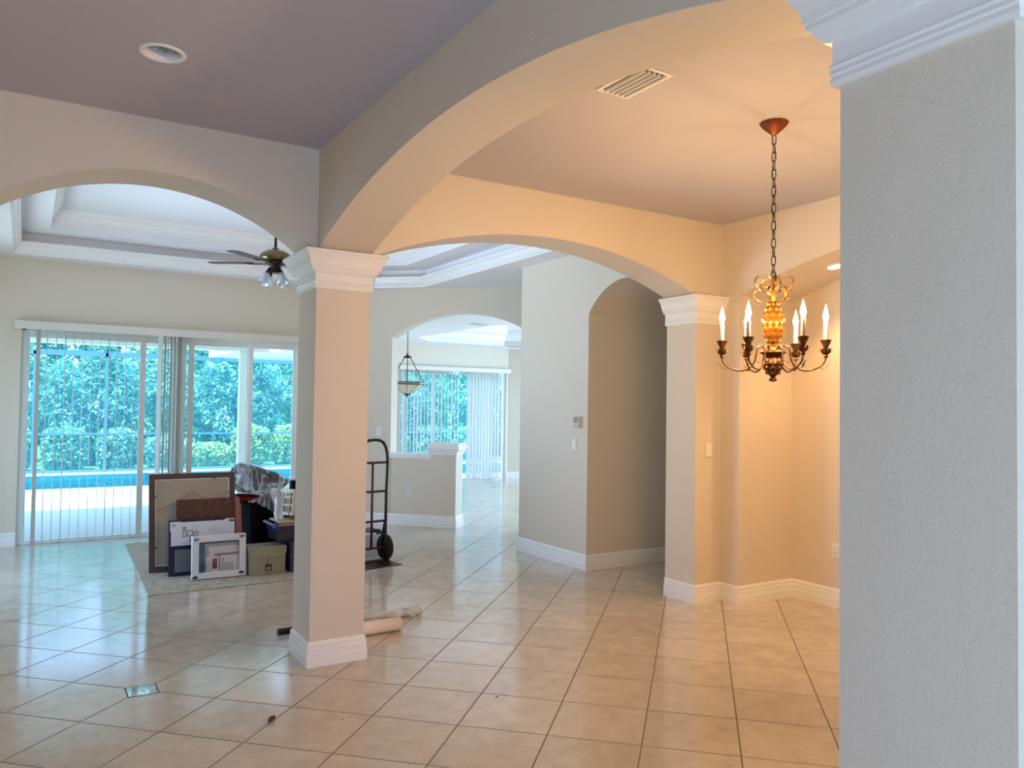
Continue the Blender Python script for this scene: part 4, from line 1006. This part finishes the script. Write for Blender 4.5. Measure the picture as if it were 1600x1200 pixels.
# ================================================================== OUTSIDE
g0 = -.06
mb = MB(); mb.box(-9, 3.61, 10.4, 17.05, g0 - .2, g0); mb.box(3.61, 16, 15.2, 17.05, g0 - .2, g0); mb.box(-9, 16, 20.1, 20.95, g0 - .2, g0); mb.box(-9, -6, 17.05, 20.1, g0 - .2, g0); mb.box(12, 16, 17.05, 20.1, g0 - .2, g0)
struct('pool_deck', mb, M['deck'])
mb = MB(); mb.box(-9, -1.1, 10.15, 10.4, g0 - .2, g0); mb.box(-9, -1.1, 4, 10.15, g0 - .2, g0); mb.box(-6, 6, -9, -2.1, g0 - .2, g0); struct('path', mb, M['deck'])
mb = MB(); mb.sweep([(0, -.75), (.02, -.75), (.02, g0 + .0), (0, g0 + .0)], [(-6, 17.05), (12, 17.05), (12, 20.1), (-6, 20.1)], True, -1); mb.box(-6, 12, 17.05, 20.1, -.85, -.75); pool = struct('pool_basin', mb, M['poolwall'])
mb = MB(); mb.box(-5.98, 11.98, 17.07, 20.08, -.74, g0 - .11); struct('water', mb, M['water'])
mb = MB(); mb.box(-40, 50, 20.95, 80, -.3, g0 - .02); mb.box(-40, -9, -30, 20.95, -.3, g0 - .02); mb.box(16, 50, -30, 20.95, -.3, g0 - .02); lawn = struct('lawn', mb, M['grass'])
# lanai roof
mb = MB(); mb.box(-6, 3.3, 10.4, 13.3, 2.66, 2.8); struct('ceiling_lanai', mb, M['soffit'])
mb = MB(); mb.box(-6, 3.55, 13.0, 13.3, 2.435, 2.66); struct('lanai_beam', mb, M['soffit'])
mb = MB(); mb.box(3.3, 5.2, 13.0, 17.6, 2.56, 2.85); struct('roof_lanai', mb, M['soffit'])
lc = thing('lanai_column', None, None, (2.985, 13.12, g0), kind='structure')
mb = MB(); mb.box(-.055, .055, -.055, .055, 0, 2.435 - g0); mb.build('shaft', M['soffit'], lc, .006)
mb = MB(); mb.box(-.075, .075, -.075, .075, 0, .12); mb.build('plinth', M['soffit'], lc)
# pool screen enclosure
cg = thing('pool_cage', 'haze-blue screened pool enclosure beyond the water', 'pool enclosure', (3, 20.75, g0))
for i, x in enumerate((-4.2, -2.75, -1.28, .17, 1.62, 3.07, 6.3, 9.0, 12.0)):
    mb = MB(); mb.box(x - 3 - .03, x - 3 + .03, -.05, .05, 0, 2.78); mb.build('post', M['cage'], cg)
mb = MB(); mb.box(-9, 11, -.05, .05, 2.70, 2.82); mb.build('eave_beam', M['cage'], cg)
mb = MB(); mb.box(-9, 11, -.03, .03, .86, .91); mb.build('chair_rail', M['cage'], cg)
mb = MB(); mb.box(-9, 11, -.03, .03, 0, .06); mb.build('kick_plate', M['cage'], cg)
for i, x in enumerate((-4.2, -1.28, 1.62, 4.2)):
    mb = MB(); mb.tube([(x - 3, 0, 2.8), (x - 3, -3, 3.9), (x - 3, -7.4, 2.86)], .035, 6); mb.build('rafter', M['cage'], cg)
xs = [-6, -2.75, .17, 1.62, 3.07, 6.3, 12]
for a, b in zip(xs[:-1], xs[1:]):
    mb = MB(); mb.add([(a - 3, .0, .06), (b - 3, .0, .06), (b - 3, .0, 2.7), (a - 3, .0, 2.7)], [(0, 1, 2, 3)]); mb.build('screen_panel', M['screen'], cg)

for a, b in ((-6, -1.28), (-1.28, 1.62), (1.62, 4.2)):
    mb = MB(); mb.add([(a - 3, .0, 2.82), (b - 3, .0, 2.82), (b - 3, -3, 3.92), (a - 3, -3, 3.92)], [(0, 1, 2, 3)]); mb.build('roof_screen', M['screen'], cg)

# foliage: every shrub and tree is its own thing
def leaves(n, sx, sy, sz, zc, ls, rng, box=False):
    d_ = rng.normal(size=(n, 3)); d_ /= np.linalg.norm(d_, axis=1)[:, None]
    if box:
        d_ = d_ / (np.abs(d_) ** 4).sum(1)[:, None] ** .25
    rr = rng.uniform(.72, 1.04, n)[:, None]
    lump = 1 + .16 * np.sin(d_[:, :1] * 5 + 1) * np.cos(d_[:, 1:2] * 4) + .12 * np.sin(d_[:, 2:3] * 7 + d_[:, :1] * 6)
    if box: lump = 1 + .25 * (lump - 1)
    c = d_ * rr * lump * np.array([sx, sy, sz]); c[:, 2] += zc
    nrm = d_ + rng.normal(size=(n, 3)) * .75 + np.array([0, 0, .45]); nrm /= np.linalg.norm(nrm, axis=1)[:, None]
    t = rng.normal(size=(n, 3)); t -= (t * nrm).sum(1)[:, None] * nrm; t /= np.linalg.norm(t, axis=1)[:, None]
    b = np.cross(nrm, t); L_ = (ls * rng.uniform(.6, 1.3, n))[:, None]; w = L_ * .42
    v = np.stack([c - t * L_ * .5, c + b * w * .5 + nrm * L_ * .04, c + t * L_ * .5 - nrm * L_ * .06, c - b * w * .5 + nrm * L_ * .04], 1)
    v[:, :, 2] = np.maximum(v[:, :, 2], .02)
    return v.reshape(-1, 3)
def plant(name, label, cat, group, x, y, sx, sy, sz, zc, n, ls, m, seed, trunk=True, box=False):
    rng = np.random.default_rng(seed)
    rt = thing(name, label, cat, (x, y, g0 - .02), group=group)
    v = leaves(n, sx, sy, sz, zc, ls, rng, box)
    me = bpy.data.meshes.new('foliage'); me.from_pydata(v.tolist(), [], [(4 * i, 4 * i + 1, 4 * i + 2, 4 * i + 3) for i in range(n)]); me.materials.append(m)
    o = bpy.data.objects.new('foliage', me); COL.objects.link(o); o.parent = rt
    if trunk:
        mb = MB()
        top = zc
        for k in range(1 if zc > 2.2 else 4):
            a = k * 1.7 + seed; q = .0 if zc > 2.2 else .25
            mb.tube([(q * .3 * cos(a), q * .3 * sin(a), 0), (q * cos(a) + .05 * sin(a * 3), q * sin(a), top * .5), (q * 2 * cos(a), q * 2 * sin(a), top)], [.16 if zc > 2.2 else .03, .12 if zc > 2.2 else .025, .05 if zc > 2.2 else .012], 8)
        mb.build('trunk' if zc > 2.2 else 'stem', M['bark'], rt)
    return rt
lows = [(-1.5, .55), (-.3, .62), (.85, .60), (2.0, .58), (3.1, .46), (4.15, .36), (5.2, .62), (6.3, .63), (7.4, .55), (9.2, .6), (10.6, .6), (12.0, .6)]
lowl = ['dark clipped shrub farthest left along the pool hedge', 'clipped shrub behind the leftmost blind vanes and cage post', 'broad clipped shrub behind the middle of the left glass panel', 'clipped shrub behind the frame between the glass panels', 'clipped shrub behind the bunched blind vanes', 'small pale bush seen just right of the bunched vanes', 'yellow-topped clipped shrub behind the white lanai post', 'yellow-tipped clipped shrub at the right edge of the right glass panel', 'clipped shrub right of the last one seen past the right glass panel', 'clipped shrub behind the far room blind, left part', 'clipped shrub behind the far room blind, middle part', 'clipped shrub behind the far room closed vanes']
for i, (x, h_) in enumerate(lows):
    plant('hedge_shrub', lowl[i], 'shrub', 'clipped shrubs along the pool hedge', x, 21.75, .48, .45, h_ * .85, h_ * .86, 2600, .13, M['leaf_lime'] if i in (5, 6, 7) else M['leaf_mid'], 20 + i, True, True)
talls = [(-2.6, 1.5), (-.4, 1.62), (1.5, 1.5), (3.3, 1.62), (5.2, 1.55), (7.1, 1.6), (9.6, 1.5), (11.6, 1.6), (13.8, 1.6)]
tl = ['tall leafy shrub behind the left end of the hedge', 'tall leafy shrub filling the far left glass panel', 'tall leafy shrub between the two dark cage posts', 'tall leafy shrub behind the bunched vanes', 'tall leafy shrub behind the white lanai post', 'tall leafy shrub filling the right glass panel', 'tall leafy shrub left behind the far room blind', 'tall leafy shrub in the gap of the far room blind', 'tall leafy shrub right behind the far room blind']
for i, (x, h_) in enumerate(talls):
    plant('tall_shrub', tl[i], 'shrub', 'tall shrubs behind the hedge', x, 23.35 + 2.0 * (i % 2), 1.3, .78, h_, h_ * .98, 6500, .17, M['leaf_mid'] if i % 2 else M['leaf_dark'], 50 + i)
trees = [(-3.5, 28), (.5, 27.5), (4.2, 28), (8.0, 28), (12.2, 27.5), (16.5, 28)]
trl = ['dense tree behind the left end of the garden', 'dense tree above the hedge in the left glass panel', 'dense tree above the hedge behind the bunched vanes', 'dense tree above the hedge in the right glass panel', 'dense tree behind the far room blind', 'dense tree at the right behind the far room']
for i, (x, y) in enumerate(trees):
    plant('garden_tree', trl[i], 'tree', 'trees behind the garden', x * 1.06, 29.6 + 5 * (i % 2), 2.7, 1.9, 3.2, 3.6, 7500, .30, M['leaf_dark'] if i % 2 else M['leaf_mid'], 80 + i)

# ================================================================== LIGHT
w = bpy.data.worlds.new('world'); S.world = w; w.use_nodes = True
bg = w.node_tree.nodes['Background']; bg.inputs[0].default_value = (.53, .735, 1.10, 1); bg.inputs[1].default_value = 4.2
def light(name, typ, loc, rot, col, power, **kw):
    l = bpy.data.lights.new(name, typ); l.color = col; l.energy = power
    for k, v in kw.items(): setattr(l, k, v)
    o = bpy.data.objects.new(name, l); COL.objects.link(o); o.location = loc; o.rotation_euler = rot
    return o
light('sun', 'SUN', (0, 0, 20), (rad(10), rad(-14), 0), (1, .98, .94), 14, angle=rad(.6))
# added fill lamps at unseen left and far-room doors; entry daylight behind the camera
light('fill_left_doors', 'AREA', (-1.35, 8.3, 1.05), (0, rad(-113), rad(-12)), (.88, .92, 1.18), 45, shape='RECTANGLE', size=1.9, size_y=2.3, spread=rad(80))
light('fill_far_doors', 'AREA', (11.95, 10.5, 1.3), (0, rad(90), 0), (.76, .86, 1.12), 520, shape='RECTANGLE', size=2.3, size_y=2.8)
light('daylight_entry', 'AREA', (.3, -1.75, 1.4), (rad(90), 0, 0), (1, .86, 1.22), 33, shape='RECTANGLE', size=2.4, size_y=2.5)
light('niche_downlight', 'SPOT', (LX, LY, zl - .03), (0, 0, 0), (1, .56, .24), 62, spot_size=rad(105), spot_blend=.7, shadow_soft_size=.05)

vs = S.view_settings; vs.view_transform = 'Standard'; vs.look = 'None'; vs.exposure = 0; vs.gamma = 1; vs.use_curve_mapping = False
S.cycles.use_denoising = True
S.cycles.max_bounces = 10; S.cycles.diffuse_bounces = 6; S.cycles.glossy_bounces = 4; S.cycles.transparent_max_bounces = 16; S.cycles.transmission_bounces = 6
S.cycles.caustics_reflective = False; S.cycles.caustics_refractive = False
S.cycles.sample_clamp_indirect = 6
